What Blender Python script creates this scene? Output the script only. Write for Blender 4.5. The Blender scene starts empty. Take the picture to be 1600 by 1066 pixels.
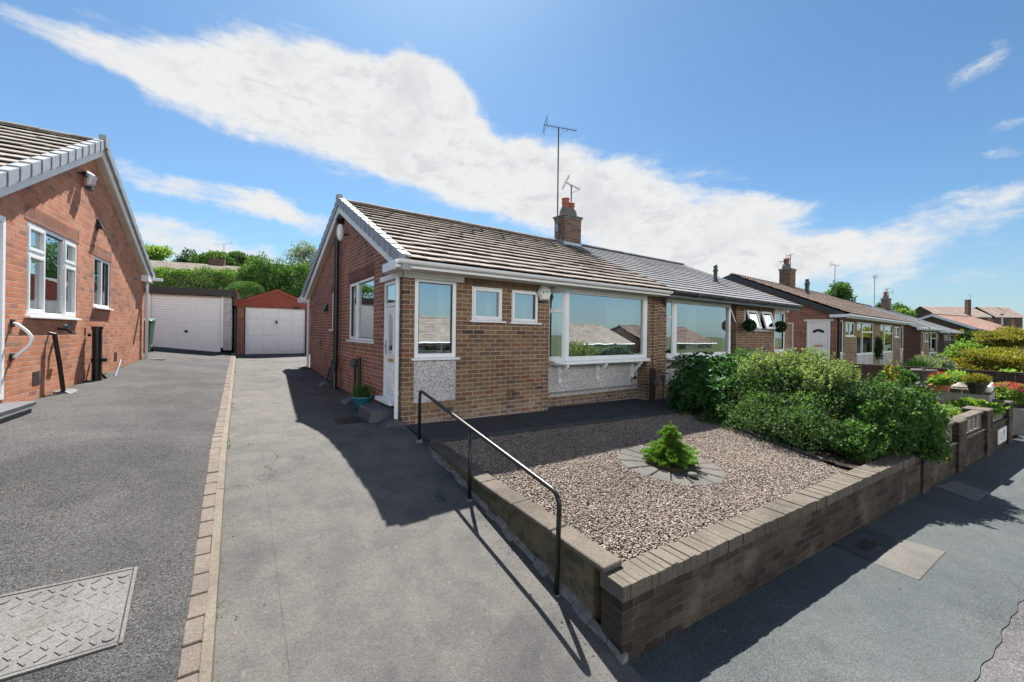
import bpy, bmesh, math, random
import numpy as np
from mathutils import Vector, Matrix
random.seed(7)
RNG = np.random.default_rng(11)
SC = bpy.context.scene
COL = SC.collection
R = math.radians

# ------------------------------------------------------------------ camera
FPX, Y0, ROLL, TH, GB_ = 632.8, 520.9, R(.7275), R(35.26), R(3.6)
CT, ST, CR, SR = math.cos(TH), math.sin(TH), math.cos(ROLL), math.sin(ROLL)
def ray(px, py):
    dx, dy = px-800, py-Y0
    r = (CR*dx+SR*dy)/FPX; z = -(-SR*dx+CR*dy)/FPX
    return (r*CT+ST, -r*ST+CT, z)
def at(px, py, F):
    d = ray(px, py); return (d[0]*F, d[1]*F, d[2]*F)
cam = bpy.data.cameras.new('camera'); co = bpy.data.objects.new('camera', cam); COL.objects.link(co)
cam.lens = 36*FPX/1600; cam.sensor_width = 36; cam.sensor_fit = 'HORIZONTAL'
cam.shift_y = -(533-Y0)/1600; cam.clip_end = 3000; cam.clip_start = .05
rv, fw, up = Vector((CT, -ST, 0)), Vector((ST, CT, 0)), Vector((0, 0, 1))
cr_, cu_ = rv*CR+up*SR, -rv*SR+up*CR
m3 = Matrix((cr_, cu_, -fw)).transposed()
co.matrix_world = m3.to_4x4(); SC.camera = co
co['kind'] = 'helper'

# ------------------------------------------------------------------ mesh building
class MB:
    def __init__(s): s.v = []; s.f = []
    def add(s, vs, fs):
        n = len(s.v); s.v += [tuple(p) for p in vs]; s.f += [tuple(i+n for i in f) for f in fs]; return s
    def quad(s, a, b, c, d): return s.add([a, b, c, d], [(0, 1, 2, 3)])
    def poly(s, pts): return s.add(pts, [tuple(range(len(pts)))])
    def hexa(s, p): return s.add(p, [(0,3,2,1), (4,5,6,7), (0,1,5,4), (1,2,6,5), (2,3,7,6), (3,0,4,7)])
    def box(s, x0, x1, y0, y1, z0, z1):
        if x0 > x1: x0, x1 = x1, x0
        if y0 > y1: y0, y1 = y1, y0
        if z0 > z1: z0, z1 = z1, z0
        return s.hexa([(x0,y0,z0), (x1,y0,z0), (x1,y1,z0), (x0,y1,z0), (x0,y0,z1), (x1,y0,z1), (x1,y1,z1), (x0,y1,z1)])
    def obox(s, O, a, n, s0, s1, t0, t1, d0, d1):
        def P(u, t, d): return (O[0]+a[0]*u+n[0]*d, O[1]+a[1]*u+n[1]*d, O[2]+t)
        return s.hexa([P(s0,t0,d1), P(s1,t0,d1), P(s1,t0,d0), P(s0,t0,d0), P(s0,t1,d1), P(s1,t1,d1), P(s1,t1,d0), P(s0,t1,d0)])
    def oquad(s, O, a, n, s0, s1, t0, t1, d):
        def P(u, t): return (O[0]+a[0]*u+n[0]*d, O[1]+a[1]*u+n[1]*d, O[2]+t)
        return s.quad(P(s0,t0), P(s1,t0), P(s1,t1), P(s0,t1))
    def prism(s, pts, vec):
        n = len(pts); q = [tuple(np.add(p, vec)) for p in pts]
        fs = [tuple(reversed(range(n))), tuple(range(n, 2*n))] + [(i, (i+1) % n, (i+1) % n+n, i+n) for i in range(n)]
        return s.add(list(pts)+q, fs)
    def tube(s, pts, r, n=8, cap=True):
        pts = [Vector(p) for p in pts]; rs = r if isinstance(r, (list, tuple)) else [r]*len(pts)
        base = len(s.v); prev = None
        for i, p in enumerate(pts):
            t = (pts[min(i+1, len(pts)-1)]-pts[max(i-1, 0)]).normalized()
            if prev is None:
                x = t.cross(Vector((0, 0, 1)))
                if x.length < .01: x = Vector((1, 0, 0))
            else: x = prev - t*prev.dot(t)
            x.normalize(); prev = x; y = t.cross(x)
            for k in range(n):
                a = 2*math.pi*k/n; s.v.append(tuple(p+(x*math.cos(a)+y*math.sin(a))*rs[i]))
        for i in range(len(pts)-1):
            for k in range(n):
                a, b = base+i*n+k, base+i*n+(k+1) % n
                s.f.append((a, b, b+n, a+n))
        if cap:
            s.f.append(tuple(reversed(range(base, base+n)))); e = base+(len(pts)-1)*n; s.f.append(tuple(range(e, e+n)))
        return s
    def lathe(s, c, prof, n=20):
        base = len(s.v)
        for r, z in prof:
            for k in range(n):
                a = 2*math.pi*k/n; s.v.append((c[0]+r*math.cos(a), c[1]+r*math.sin(a), c[2]+z))
        for i in range(len(prof)-1):
            for k in range(n):
                a, b = base+i*n+k, base+i*n+(k+1) % n; s.f.append((a, b, b+n, a+n))
        s.f.append(tuple(reversed(range(base, base+n)))); e = base+(len(prof)-1)*n; s.f.append(tuple(range(e, e+n)))
        return s

ORG = {}
def mesh_of(name, mb, mat, o, fix=True, smooth=False):
    me = bpy.data.meshes.new(name)
    if isinstance(mb, MB):
        v = [(p[0]-o[0], p[1]-o[1], p[2]-o[2]) for p in mb.v]
        me.from_pydata(v, [], mb.f)
        if fix:
            bm = bmesh.new(); bm.from_mesh(me); bmesh.ops.recalc_face_normals(bm, faces=bm.faces); bm.to_mesh(me); bm.free()
    else:                                   # (verts Nx3, faces Mx4 or Mx3) numpy
        V, Fc = mb; V = V-np.array(o); k = Fc.shape[1]
        me.vertices.add(len(V)); me.vertices.foreach_set('co', V.astype(np.float32).ravel())
        me.loops.add(Fc.size); me.loops.foreach_set('vertex_index', Fc.astype(np.int32).ravel())
        me.polygons.add(len(Fc)); me.polygons.foreach_set('loop_start', np.arange(0, Fc.size, k, dtype=np.int32))
        me.update(calc_edges=True)
    if smooth:
        me.polygons.foreach_set('use_smooth', [True]*len(me.polygons))
    if isinstance(mat, (list, tuple)):
        for m in mat: me.materials.append(m)
    else: me.materials.append(mat)
    return me
def tag(o, label=None, cat=None, group=None, kind=None):
    if label: o['label'] = label
    if cat: o['category'] = cat
    if group: o['group'] = group
    if kind: o['kind'] = kind
    return o
def root(name, label, cat, o, fr='H', group=None, rz=0, local=False):
    """an Empty at the thing's base; o in frame coordinates (H = street house frame, G = frame of the left house and front wall)"""
    e = bpy.data.objects.new(name, None); COL.objects.link(e); e.empty_display_size = .3
    place(e, o, fr, rz); tag(e, label, cat, group); ORG[e.name] = (0, 0, 0) if local else tuple(o)
    return e
def place(e, o, fr, rz=0):
    if fr == 'G':
        x = o[0]*math.cos(GB_)+o[1]*math.sin(GB_); y = -o[0]*math.sin(GB_)+o[1]*math.cos(GB_)
        e.location = (x, y, o[2]); e.rotation_euler = (0, 0, -GB_+rz)
    else:
        e.location = o; e.rotation_euler = (0, 0, rz)
def part(name, mb, mat, parent, label=None, smooth=False, bevel=0, fix=True):
    o = ORG[parent.name]
    ob = bpy.data.objects.new(name, mesh_of(name, mb, mat, o, fix, smooth)); COL.objects.link(ob)
    ob.parent = parent; ORG[ob.name] = o
    if label: ob['label'] = label
    if bevel: bev(ob, bevel)
    return ob
def bev(ob, w, seg=1):
    md = ob.modifiers.new('bevel', 'BEVEL'); md.width = w; md.segments = seg; md.limit_method = 'ANGLE'; md.angle_limit = R(40)
def thing(name, label, cat, mb, mat, o=(0, 0, 0), fr='H', group=None, smooth=False, bevel=0, fix=True, kind=None, rz=0):
    ob = bpy.data.objects.new(name, mesh_of(name, mb, mat, o, fix, smooth)); COL.objects.link(ob)
    place(ob, o, fr, rz); tag(ob, label, cat, group, kind); ORG[ob.name] = tuple(o)
    if bevel: bev(ob, bevel)
    return ob
def struct(name, mb, mat, o=(0, 0, 0), fr='H', fix=True, smooth=False, kind='structure'):
    ob = bpy.data.objects.new(name, mesh_of(name, mb, mat, o, fix, smooth)); COL.objects.link(ob)
    place(ob, o, fr); ob['kind'] = kind; ORG[ob.name] = tuple(o); return ob
def copy_tree(o, parent=None):
    c = o.copy(); COL.objects.link(c); ORG[c.name] = ORG.get(o.name, (0, 0, 0))
    if parent: c.parent = parent
    for ch in list(o.children): copy_tree(ch, c)
    return c
def G2H(u, v):
    return u*math.cos(GB_)+v*math.sin(GB_), -u*math.sin(GB_)+v*math.cos(GB_)
# ------------------------------------------------------------------ materials
class NT:
    def __init__(s, name):
        m = bpy.data.materials.new(name); m.use_nodes = True; s.m = m; s.t = m.node_tree; s.n = s.t.nodes
        s.b = s.n['Principled BSDF']; s.out = s.n['Material Output']
    def new(s, ty, **kw):
        x = s.n.new(ty)
        for k, v in kw.items(): setattr(x, k, v)
        return x
    def link(s, a, b): s.t.links.new(a, b)
    def put(s, sock, v):
        if v is None: return
        if isinstance(v, bpy.types.NodeSocket): s.link(v, sock)
        else: sock.default_value = v
    def math(s, op, a, b=None, c=None, clamp=False):
        x = s.new('ShaderNodeMath', operation=op); x.use_clamp = clamp
        s.put(x.inputs[0], a); s.put(x.inputs[1], b); s.put(x.inputs[2], c); return x.outputs[0]
    def mix(s, f, a, b, mode='MIX'):
        x = s.new('ShaderNodeMix', data_type='RGBA', blend_type=mode); x.clamp_factor = True
        s.put(x.inputs[0], f); s.put(x.inputs[6], a); s.put(x.inputs[7], b); return x.outputs[2]
    def noise(s, vec, scale, detail=4, rough=.55, dist=0, dim='3D'):
        x = s.new('ShaderNodeTexNoise', noise_dimensions=dim); s.put(x.inputs['Vector'], vec)
        x.inputs['Scale'].default_value = scale; x.inputs['Detail'].default_value = detail
        x.inputs['Roughness'].default_value = rough; x.inputs['Distortion'].default_value = dist
        return x.outputs[0]
    def voro(s, vec, scale, feat='F1'):
        x = s.new('ShaderNodeTexVoronoi', feature=feat); s.put(x.inputs['Vector'], vec); x.inputs['Scale'].default_value = scale; return x
    def ramp(s, f, stops, interp='LINEAR'):
        x = s.new('ShaderNodeValToRGB'); e = x.color_ramp; e.interpolation = interp
        while len(e.elements) < len(stops): e.elements.new(.5)
        for el, (p, c) in zip(e.elements, stops):
            el.position = p; el.color = tuple(c)+(1,) if len(c) == 3 else c
        s.put(x.inputs[0], f); return x.outputs[0]
    def mr(s, v, a, b, c=0, d=1, smooth=True):
        x = s.new('ShaderNodeMapRange', interpolation_type='SMOOTHSTEP' if smooth else 'LINEAR')
        s.put(x.inputs[0], v)
        for i, q in enumerate((a, b, c, d)): x.inputs[i+1].default_value = q
        return x.outputs[0]
    def obj(s): return s.new('ShaderNodeTexCoord').outputs['Object']
    def pos(s): return s.new('ShaderNodeNewGeometry').outputs['Position']
    def sep(s, v):
        x = s.new('ShaderNodeSeparateXYZ'); s.put(x.inputs[0], v); return x.outputs
    def comb(s, x=0, y=0, z=0):
        q = s.new('ShaderNodeCombineXYZ'); s.put(q.inputs[0], x); s.put(q.inputs[1], y); s.put(q.inputs[2], z); return q.outputs[0]
    def bump(s, h, dist=.01, strength=1.0):
        x = s.new('ShaderNodeBump'); x.inputs['Strength'].default_value = strength; x.inputs['Distance'].default_value = dist
        s.put(x.inputs['Height'], h); s.link(x.outputs[0], s.b.inputs['Normal']); return x
    def fin(s, col=None, rough=.6, spec=.5, metal=0):
        s.put(s.b.inputs['Base Color'], col); s.put(s.b.inputs['Roughness'], rough)
        s.b.inputs['Specular IOR Level'].default_value = spec; s.b.inputs['Metallic'].default_value = metal
        return s.m
def c4(c): return tuple(c)+(1.0,)
def plain(name, col, rough=.5, spec=.5, metal=0, var=.12, scale=6, bumpd=0):
    """a solid material with faint uneven weathering"""
    t = NT(name); p = t.obj(); n = t.noise(p, scale, 5)
    k = t.mr(n, .3, .7, 1-var, 1+var*.4, False)
    c = t.mix(1.0, c4(col), t.comb(k, k, k), 'MULTIPLY')
    if bumpd: t.bump(t.noise(p, 60, 3), bumpd)
    return t.fin(c, rough, spec, metal)
def brick(name, stops, mortar, cw=.225, ch=.075, soldier=False, rough=.85, bumpd=.006, mort=.005, stain=None, grime=.25, eff=None, mvar=.85):
    t = NT(name); p = t.sep(t.obj()); u = t.math('ADD', p[0], p[1]); v = p[2]
    wob = t.noise(t.obj(), 9, 2)
    u = t.math('ADD', u, t.math('MULTIPLY', t.math('SUBTRACT', wob, .5), .006)); v = t.math('ADD', v, t.math('MULTIPLY', t.math('SUBTRACT', wob, .5), .005))
    if soldier: cw, ch = .075, .225
    row = t.math('FLOOR', t.math('DIVIDE', v, ch))
    stag = 0.0 if soldier else t.math('FRACT', t.math('MULTIPLY', row, .5))
    uu = t.math('ADD', t.math('DIVIDE', u, cw), stag); col = t.math('FLOOR', uu)
    fu = t.math('FRACT', uu); fv = t.math('FRACT', t.math('DIVIDE', v, ch))
    du = t.math('MULTIPLY', t.math('MINIMUM', fu, t.math('SUBTRACT', 1.0, fu)), cw)
    dv = t.math('MULTIPLY', t.math('MINIMUM', fv, t.math('SUBTRACT', 1.0, fv)), ch)
    d = t.math('ADD', t.math('MINIMUM', du, dv), t.math('MULTIPLY', t.math('SUBTRACT', t.noise(t.obj(), 70, 3), .5), .005))
    mask = t.mr(d, mort-.0015, mort+.0015)
    wn = t.new('ShaderNodeTexWhiteNoise', noise_dimensions='2D'); t.link(t.comb(col, row, 0), wn.inputs['Vector'])
    c = t.ramp(wn.outputs['Value'], stops)
    n1 = t.noise(t.obj(), 34, 5, .65); k = t.mr(n1, .25, .75, .72, 1.22, False)
    c = t.mix(1.0, c, t.comb(k, k, k), 'MULTIPLY')
    n2 = t.noise(t.obj(), 1.3, 4, .6); k2 = t.mr(n2, .3, .7, 1-grime, 1.08, False)
    if eff: 
        zz = t.math('ADD', p[2], t.math('MULTIPLY', t.noise(t.obj(), 2.2, 5, .6), .5)); mcol_e = t.math('MULTIPLY', t.mr(zz, eff[1], eff[0]), t.mr(t.noise(t.obj(), 11, 5, .7), .42, .62))
    mcol = t.mix(t.noise(t.obj(), 14, 3), c4(mortar), c4([x*.7 for x in mortar]))
    mvis = t.mr(t.noise(t.obj(), 3.1, 5, .65), .36, .60, mvar, 1.0, False); c = t.mix(t.math('MAXIMUM', mask, t.math('SUBTRACT', 1.0, mvis)), mcol, c)
    if eff: c = t.mix(t.math('MULTIPLY', mcol_e, .55), c, (.48,.46,.44,1))
    c = t.mix(1.0, c, t.comb(k2, k2, k2), 'MULTIPLY')
    if stain:
        c = t.mix(t.mr(t.noise(t.obj(), stain[1], 6, .65), stain[2], stain[3]), c, c4(stain[0]))
    t.bump(t.math('ADD', t.math('MULTIPLY', mask, 1.0), t.math('MULTIPLY', t.noise(t.obj(), 120, 3), .35)), bumpd, .8)
    return t.fin(c, rough, .25)
M = {}
M['brick_orange'] = brick('orange brick', [(0, (.46,.155,.075)), (.3, (.52,.20,.105)), (.6, (.55,.245,.145)), (.82, (.46,.17,.095)), (.93, (.27,.14,.10)), (1, (.54,.27,.17))], (.40,.36,.32))
M['brick_red'] = brick('red brick', [(0, (.23,.088,.058)), (.35, (.29,.115,.074)), (.65, (.35,.145,.09)), (.88, (.19,.078,.06)), (.96, (.38,.175,.115)), (1, (.11,.058,.052))], (.58,.53,.48))
M['brick_buff'] = brick('multi buff brick', [(0, (0.1584,0.0900,0.0504)), (.2, (0.2232,0.1332,0.0720)), (.42, (0.2664,0.1692,0.0900)), (.62, (0.2016,0.1224,0.0720)), (.78, (0.1512,0.0936,0.0684)), (.88, (0.2592,0.1080,0.0576)), (.95, (0.0720,0.0504,0.0468)), (1, (0.3024,0.2016,0.1080))], (.60,.54,.47), eff=(.42, .85))
M['soldier_red'] = brick('red soldier brick', [(0, (.15,.055,.04)), (.5, (.21,.08,.052)), (1, (.13,.055,.045))], (.30,.25,.22), soldier=True)
M['soldier_orange'] = brick('orange soldier brick', [(0, (.27,.09,.05)), (.5, (.33,.13,.075)), (1, (.20,.085,.055))], (.34,.29,.25), soldier=True)
M['soldier_buff'] = brick('buff soldier brick', [(0, (0.2800,0.1890,0.1050)), (.5, (0.2380,0.1540,0.0910)), (1, (0.1890,0.1190,0.0770))], (0.3220,0.2800,0.2310), soldier=True)
M['brick_chimney'] = brick('sooty chimney brick', [(0, (.12,.07,.05)), (.4, (.19,.105,.07)), (.8, (.23,.13,.085)), (1, (.09,.06,.05))], (.42,.38,.33))
M['brick_grey'] = brick('weathered garden brick', [(0, (0.0375,0.0307,0.0255)), (.4, (0.0660,0.0525,0.0413)), (.8, (0.0900,0.0713,0.0547)), (1, (0.0488,0.0338,0.0270))], (0.1650,0.1500,0.1275), rough=.95, stain=((0.1275,0.1125,0.0900), 2.0, .50, .72), grime=.55, mvar=.15, bumpd=.010)
M['brick_mossy'] = brick('mossy retaining brick', [(0, (0.0825,0.0713,0.0450)), (.4, (0.1275,0.1087,0.0675)), (.8, (0.1500,0.1237,0.0788)), (1, (0.0675,0.0638,0.0413))], (0.1500,0.1350,0.1050), rough=.95, stain=((0.0413,0.0413,0.0263), 3.5, .5, .7), grime=.4)
M['brick_far'] = brick('dark brown brick', [(0, (.11,.065,.05)), (.5, (.15,.085,.065)), (1, (.10,.06,.048))], (.2,.16,.14))
M['upvc'] = plain('white upvc', (.80,.82,.84), .32, .5, var=.05)
M['paint_white'] = plain('white painted timber', (.78,.77,.74), .5, .4, var=.10, scale=3)
M['soffit'] = plain('cream soffit board', (.66,.62,.55), .6, .3, var=.15, scale=2)
M['anthracite'] = plain('dark grey plastic', (.045,.05,.058), .4, .5, var=.2)
M['black'] = plain('black plastic', (.012,.012,.013), .38, .5, var=.3)
M['rubber'] = plain('dark grey cover', (.07,.075,.085), .6, .4, var=.3, scale=12)
M['timber_dark'] = plain('dark stained timber', (.05,.032,.025), .7, .3, var=.5, scale=8)
M['timber_red'] = plain('red stained timber', (.27,.060,.035), .6, .35, var=.25, scale=6)
M['teal'] = plain('teal glazed pot', (.02,.15,.19), .25, .5, var=.25)
M['terracotta'] = plain('terracotta', (.42,.18,.09), .8, .3, var=.25)
M['metal'] = plain('galvanised metal', (.45,.47,.50), .35, .5, 1.0, var=.25)
M['lead'] = plain('lead flashing', (.33,.42,.50), .45, .5, .2, var=.3, scale=10)
M['aerial'] = plain('weathered aerial', (.10,.125,.145), .6, .3)
M['gold'] = plain('brass', (.62,.44,.14), .3, .5, 1.0, var=.2)
M['pot_clay'] = plain('chimney pot clay', (.38,.14,.085), .8, .3, var=.35, scale=14)
M['flaunch'] = plain('grey mortar flaunching', (0.1760,0.1680,0.1600), .9, .2, var=.4, scale=16)
M['bin_green'] = plain('dark green bin', (.03,.11,.07), .45, .4)
M['curtain'] = plain('pale curtain', (.66,.68,.70), .9, .1, var=.1)
M['blind'] = plain('white blind', (.78,.78,.76), .8, .2, var=.05)
M['blue_mark'] = plain('blue print', (.05,.25,.5), .5)
M['yellow'] = plain('yellow marker', (.62,.42,.05), .5, var=.2)
M['bark'] = plain('bark', (.09,.065,.045), .95, .1, var=.5, scale=18, bumpd=.02)
M['slab'] = plain('pale stone slab', (0.3360,0.3120,0.2800), .9, .2, var=.35, scale=5, bumpd=.006)
M['ornament'] = plain('white ornament', (.75,.74,.70), .6, .3, var=.1)
M['interior'] = plain('room plaster', (.42,.40,.37), .9, .1)
def glass():
    t = NT('window glass'); n = t.n
    g = t.new('ShaderNodeBsdfGlossy'); g.inputs['Roughness'].default_value = .004; g.inputs['Color'].default_value = (.88,.97,1.0,1)
    tr = t.new('ShaderNodeBsdfTransparent'); tr.inputs['Color'].default_value = (.72,.78,.80,1)
    b = t.new('ShaderNodeBump'); b.inputs['Strength'].default_value = .5; b.inputs['Distance'].default_value = .0016
    t.link(t.noise(t.obj(), 2.3, 1), b.inputs['Height']); t.link(b.outputs[0], g.inputs['Normal'])
    lw = t.new('ShaderNodeLayerWeight'); lw.inputs['Blend'].default_value = .35
    mx = t.new('ShaderNodeMixShader'); t.link(t.mr(lw.outputs['Fresnel'], .0, 1, .52, 1.0, False), mx.inputs[0])
    t.link(tr.outputs[0], mx.inputs[1]); t.link(g.outputs[0], mx.inputs[2]); t.link(mx.outputs[0], t.out.inputs[0]); return t.m
M['glass'] = glass()
def tarmac(name, base, speck, light, patch=.3, scale=150, bd=.004):
    t = NT(name); p = t.pos(); v = t.voro(p, scale)
    cell = t.sep(v.outputs['Color'])[0]
    k = t.mr(cell, .1, 1, 1-speck, 1+speck*1.5, False)
    big = t.noise(p, .8, 6, .62); mid = t.noise(p, 5, 4)
    c = t.mix(t.mr(big, .35, .68), c4(base), c4(light))
    c = t.mix(1.0, c, t.comb(k, k, k), 'MULTIPLY')
    k2 = t.mr(mid, .25, .75, 1-patch*.5, 1+patch*.35, False); c = t.mix(1.0, c, t.comb(k2, k2, k2), 'MULTIPLY')
    st = t.mr(t.noise(p, 1.6, 5, .6), .60, .70); c = t.mix(t.math('MULTIPLY', st, .4), c, c4([q*.55 for q in base]))
    pa = t.mr(t.noise(p, .45, 2, .4), .54, .56); c = t.mix(t.math('MULTIPLY', pa, .22), c, c4([q*1.5 for q in base]))
    white = t.math('GREATER_THAN', t.sep(v.outputs['Color'])[1], .985); c = t.mix(t.math('MULTIPLY', white, .6), c, (.20, .195, .185, 1))
    h = t.math('ADD', t.math('SUBTRACT', 1.0, t.math('MULTIPLY', v.outputs['Distance'], 1.0)), t.math('MULTIPLY', t.noise(p, scale*.45, 3), 1.2))
    t.bump(h, bd, .9); return t.fin(c, .9, .25)
M['tarmac'] = tarmac('worn black tarmac', (0.0370,0.0363,0.0377), .65, (0.0651,0.0636,0.0636), .35, 170, .006)
M['pavement'] = tarmac('pavement asphalt', (0.0518,0.0599,0.0629), .42, (0.0725,0.0799,0.0814), .3, 200, .0035)
M['road'] = tarmac('road chippings', (0.0666,0.0651,0.0681), .4, (0.0925,0.0888,0.0888), .4, 120, .005)
def concrete(name, a, b, dark, bd=.003, ds=(.56, .74), cracks=False):
    t = NT(name); p = t.pos(); big = t.noise(p, .55, 7, .62, .4); mid = t.noise(p, 3.2, 6, .65); fine = t.noise(p, 95, 4, .7)
    c = t.mix(t.mr(mid, .32, .68), c4(a), c4(b))
    c = t.mix(t.math('MULTIPLY', t.mr(big, ds[0], ds[1]), .75), c, c4(dark))
    sp = t.voro(p, 140); k = t.mr(t.sep(sp.outputs['Color'])[0], 0, 1, .78, 1.16, False); c = t.mix(1.0, c, t.comb(k, k, k), 'MULTIPLY')
    k = t.mr(fine, .3, .7, .74, 1.18, False); c = t.mix(1.0, c, t.comb(k, k, k), 'MULTIPLY')
    pit = t.mr(t.noise(p, 38, 2, .5), .70, .76); c = t.mix(t.math('MULTIPLY', pit, .5), c, c4(dark))
    if cracks:
        wv = t.new('ShaderNodeVectorMath', operation='ADD'); t.link(p, wv.inputs[0]); nz = t.new('ShaderNodeTexNoise'); t.link(p, nz.inputs['Vector']); nz.inputs['Scale'].default_value = 2.5; nz.inputs['Detail'].default_value = 6
        sc = t.new('ShaderNodeVectorMath', operation='SCALE'); t.link(nz.outputs['Color'], sc.inputs[0]); sc.inputs['Scale'].default_value = .9; t.link(sc.outputs[0], wv.inputs[1])
        ve = t.voro(wv.outputs[0], .42, 'DISTANCE_TO_EDGE'); ck = t.math('MULTIPLY', t.mr(ve.outputs['Distance'], .006, .0), t.mr(t.noise(p, .7, 2), .50, .58)); c = t.mix(t.math('MULTIPLY', ck, .8), c, (.03,.028,.026,1))
        dr = t.mr(t.noise(p, 1.9, 3, .5), .665, .72); c = t.mix(t.math('MULTIPLY', dr, .45), c, (.05,.05,.052,1))
        lt = t.mr(t.noise(p, 6.5, 6, .75), .60, .74); c = t.mix(t.math('MULTIPLY', lt, .35), c, (.27,.255,.235,1))
    t.bump(t.math('ADD', fine, t.math('MULTIPLY', t.noise(p, 24, 3), .8)), bd, .8); return t.fin(c, .92, .2)
M['concrete'] = concrete('drive concrete', (.1165,.1105,.1030), (.0850,.0825,.0800), (0.0502,0.0509,0.0540), .006, (.50, .70), True)
M['cement'] = concrete('cement strip', (0.1739,0.1517,0.1221), (0.1369,0.1184,0.0962), (0.0814,0.0740,0.0629), .006)
M['coping'] = concrete('coping stone', (0.1476,0.1282,0.1066), (0.1116,0.0972,0.0806), (0.0540,0.0475,0.0374), .008, (.46,.66))
M['path'] = concrete('path concrete', (0.0612,0.0626,0.0670), (0.0490,0.0504,0.0540), (0.0324,0.0324,0.0346), .003)
M['edging'] = concrete('bed paving stone', (0.1178,0.1116,0.1023), (0.0868,0.0825,0.0744), (0.0434,0.0415,0.0372), .005, (.48,.66))
M['iron'] = concrete('cast iron cover', (0.1521,0.1498,0.1466), (0.1209,0.1170,0.1147), (0.1794,0.1170,0.0780), .0015, (.54,.7))
M['cover'] = concrete('concrete cover', (0.1258,0.1184,0.1073), (0.1036,0.0984,0.0903), (0.0629,0.0614,0.0592), .003)
M['paver'] = concrete('block paver', (0.1620,0.1332,0.1116), (0.1260,0.1044,0.0900), (0.1872,0.1728,0.1584), .004, (.6,.72))
M['soil'] = concrete('dark soil', (.06,.048,.035), (.04,.032,.025), (.03,.025,.02), .02)
def dash():
    t = NT('spar dash render'); p = t.obj(); v = t.voro(p, 92); r = t.sep(v.outputs['Color'])[0]
    c = t.ramp(r, [(0, (.16,.16,.18)), (.17, (.38,.37,.38)), (.30, (.62,.61,.62)), (.8, (.72,.71,.71)), (1, (.55,.50,.46))], 'CONSTANT')
    k = t.mr(t.noise(p, 1.8, 4), .3, .7, .8, 1.05, False); c = t.mix(1.0, c, t.comb(k, k, k), 'MULTIPLY')
    t.bump(t.math('SUBTRACT', 1.0, v.outputs['Distance']), .008, .9); return t.fin(c, .85, .3)
M['dash'] = dash()
def tile(name, a, b, moss, mossamt=.6):
    t = NT(name); p = t.obj()
    isl = t.new('ShaderNodeNewGeometry').outputs['Random Per Island']
    c = t.mix(isl, c4(a), c4(b)); k = t.mr(t.noise(p, 40, 4, .7), .25, .75, .75, 1.2, False)
    c = t.mix(1.0, c, t.comb(k, k, k), 'MULTIPLY')
    k = t.mr(t.noise(p, 1.1, 5, .6), .3, .7, .75, 1.12, False); c = t.mix(1.0, c, t.comb(k, k, k), 'MULTIPLY')
    m = t.mr(t.math('ADD', t.noise(p, 13, 5, .7), t.math('MULTIPLY', t.noise(p, .9, 3), .35)), mossamt+.17, mossamt+.25)
    c = t.mix(m, c, c4(moss)); t.bump(t.noise(p, 150, 3), .002, .6); return t.fin(c, .88, .25)
M['tile_brown'] = tile('weathered concrete tile', (0.2592,0.2196,0.1908), (0.2016,0.1728,0.1548), (0.0432,0.0360,0.0274))
M['tile_grey'] = tile('new grey tile', (0.1998,0.2072,0.2220), (0.1850,0.1924,0.2035), (0.1480,0.1480,0.1554), .9)
M['tile_dark'] = tile('old pan tile', (0.1870,0.1318,0.1062), (0.1105,0.0782,0.0663), (0.0298,0.0255,0.0213), .52)
M['tile_left'] = tile('left concrete tile', (0.2888,0.2622,0.2356), (0.2356,0.2090,0.1900), (0.1520,0.0988,0.0304), .62)
M['tile_pink'] = tile('pink tile', (.33,.205,.165), (.30,.185,.15), (.3,.17,.13), .9)
M['tile_far'] = tile('far mottled tile', (.34,.26,.22), (.26,.20,.175), (.15,.11,.09), .6)
M['verge'] = plain('grey verge cap', (.29,.31,.34), .5, .4, var=.2)
def leafm(name, a, b, c_, trans=.35, rough=.62, spec=.25):
    t = NT(name); g = t.new('ShaderNodeNewGeometry')
    c = t.ramp(g.outputs['Random Per Island'], [(0, a), (.5, b), (1, c_)])
    n = t.noise(t.obj(), 1.7, 3); k = t.mr(n, .3, .7, .7, 1.25, False); c = t.mix(1.0, c, t.comb(k, k, k), 'MULTIPLY')
    t.fin(c, rough, spec)
    tl = t.new('ShaderNodeBsdfTranslucent'); t.link(t.mix(1.0, c, (1.25, 1.35, .55, 1), 'MULTIPLY'), tl.inputs[0])
    mx = t.new('ShaderNodeMixShader'); mx.inputs[0].default_value = trans
    t.link(t.b.outputs[0], mx.inputs[1]); t.link(tl.outputs[0], mx.inputs[2]); t.link(mx.outputs[0], t.out.inputs[0]); return t.m
M['leaf_rhodo'] = leafm('glossy dark leaf', (.022,.075,.02), (.04,.115,.028), (.065,.165,.04), .3, .5)
M['leaf_shoot'] = leafm('sunlit privet shoot', (.13,.19,.075), (.20,.27,.11), (.27,.33,.16), .45)  # pale upright shoots; the hedge's sunlit crown is put into their colour
M['leaf_privet'] = leafm('privet leaf', (.026,.064,.024), (.052,.102,.038), (.13,.20,.085), .38)  # hedge body leaves kept darker: shade of its front put into the colour
M['leaf_mid'] = leafm('mid green leaf', (.032,.085,.022), (.062,.14,.034), (.115,.20,.055), .35)
M['leaf_dark'] = leafm('dark evergreen leaf', (.018,.05,.018), (.03,.075,.022), (.05,.10,.03), .3)
M['leaf_conifer'] = leafm('bright conifer needle', (.07,.165,.02), (.115,.24,.03), (.175,.30,.045), .35, .55)
M['leaf_gold'] = leafm('golden leaf', (.14,.16,.025), (.22,.22,.035), (.20,.13,.04), .38)
M['leaf_light'] = leafm('light green leaf', (.10,.19,.03), (.16,.26,.05), (.24,.33,.09), .4)
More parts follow.
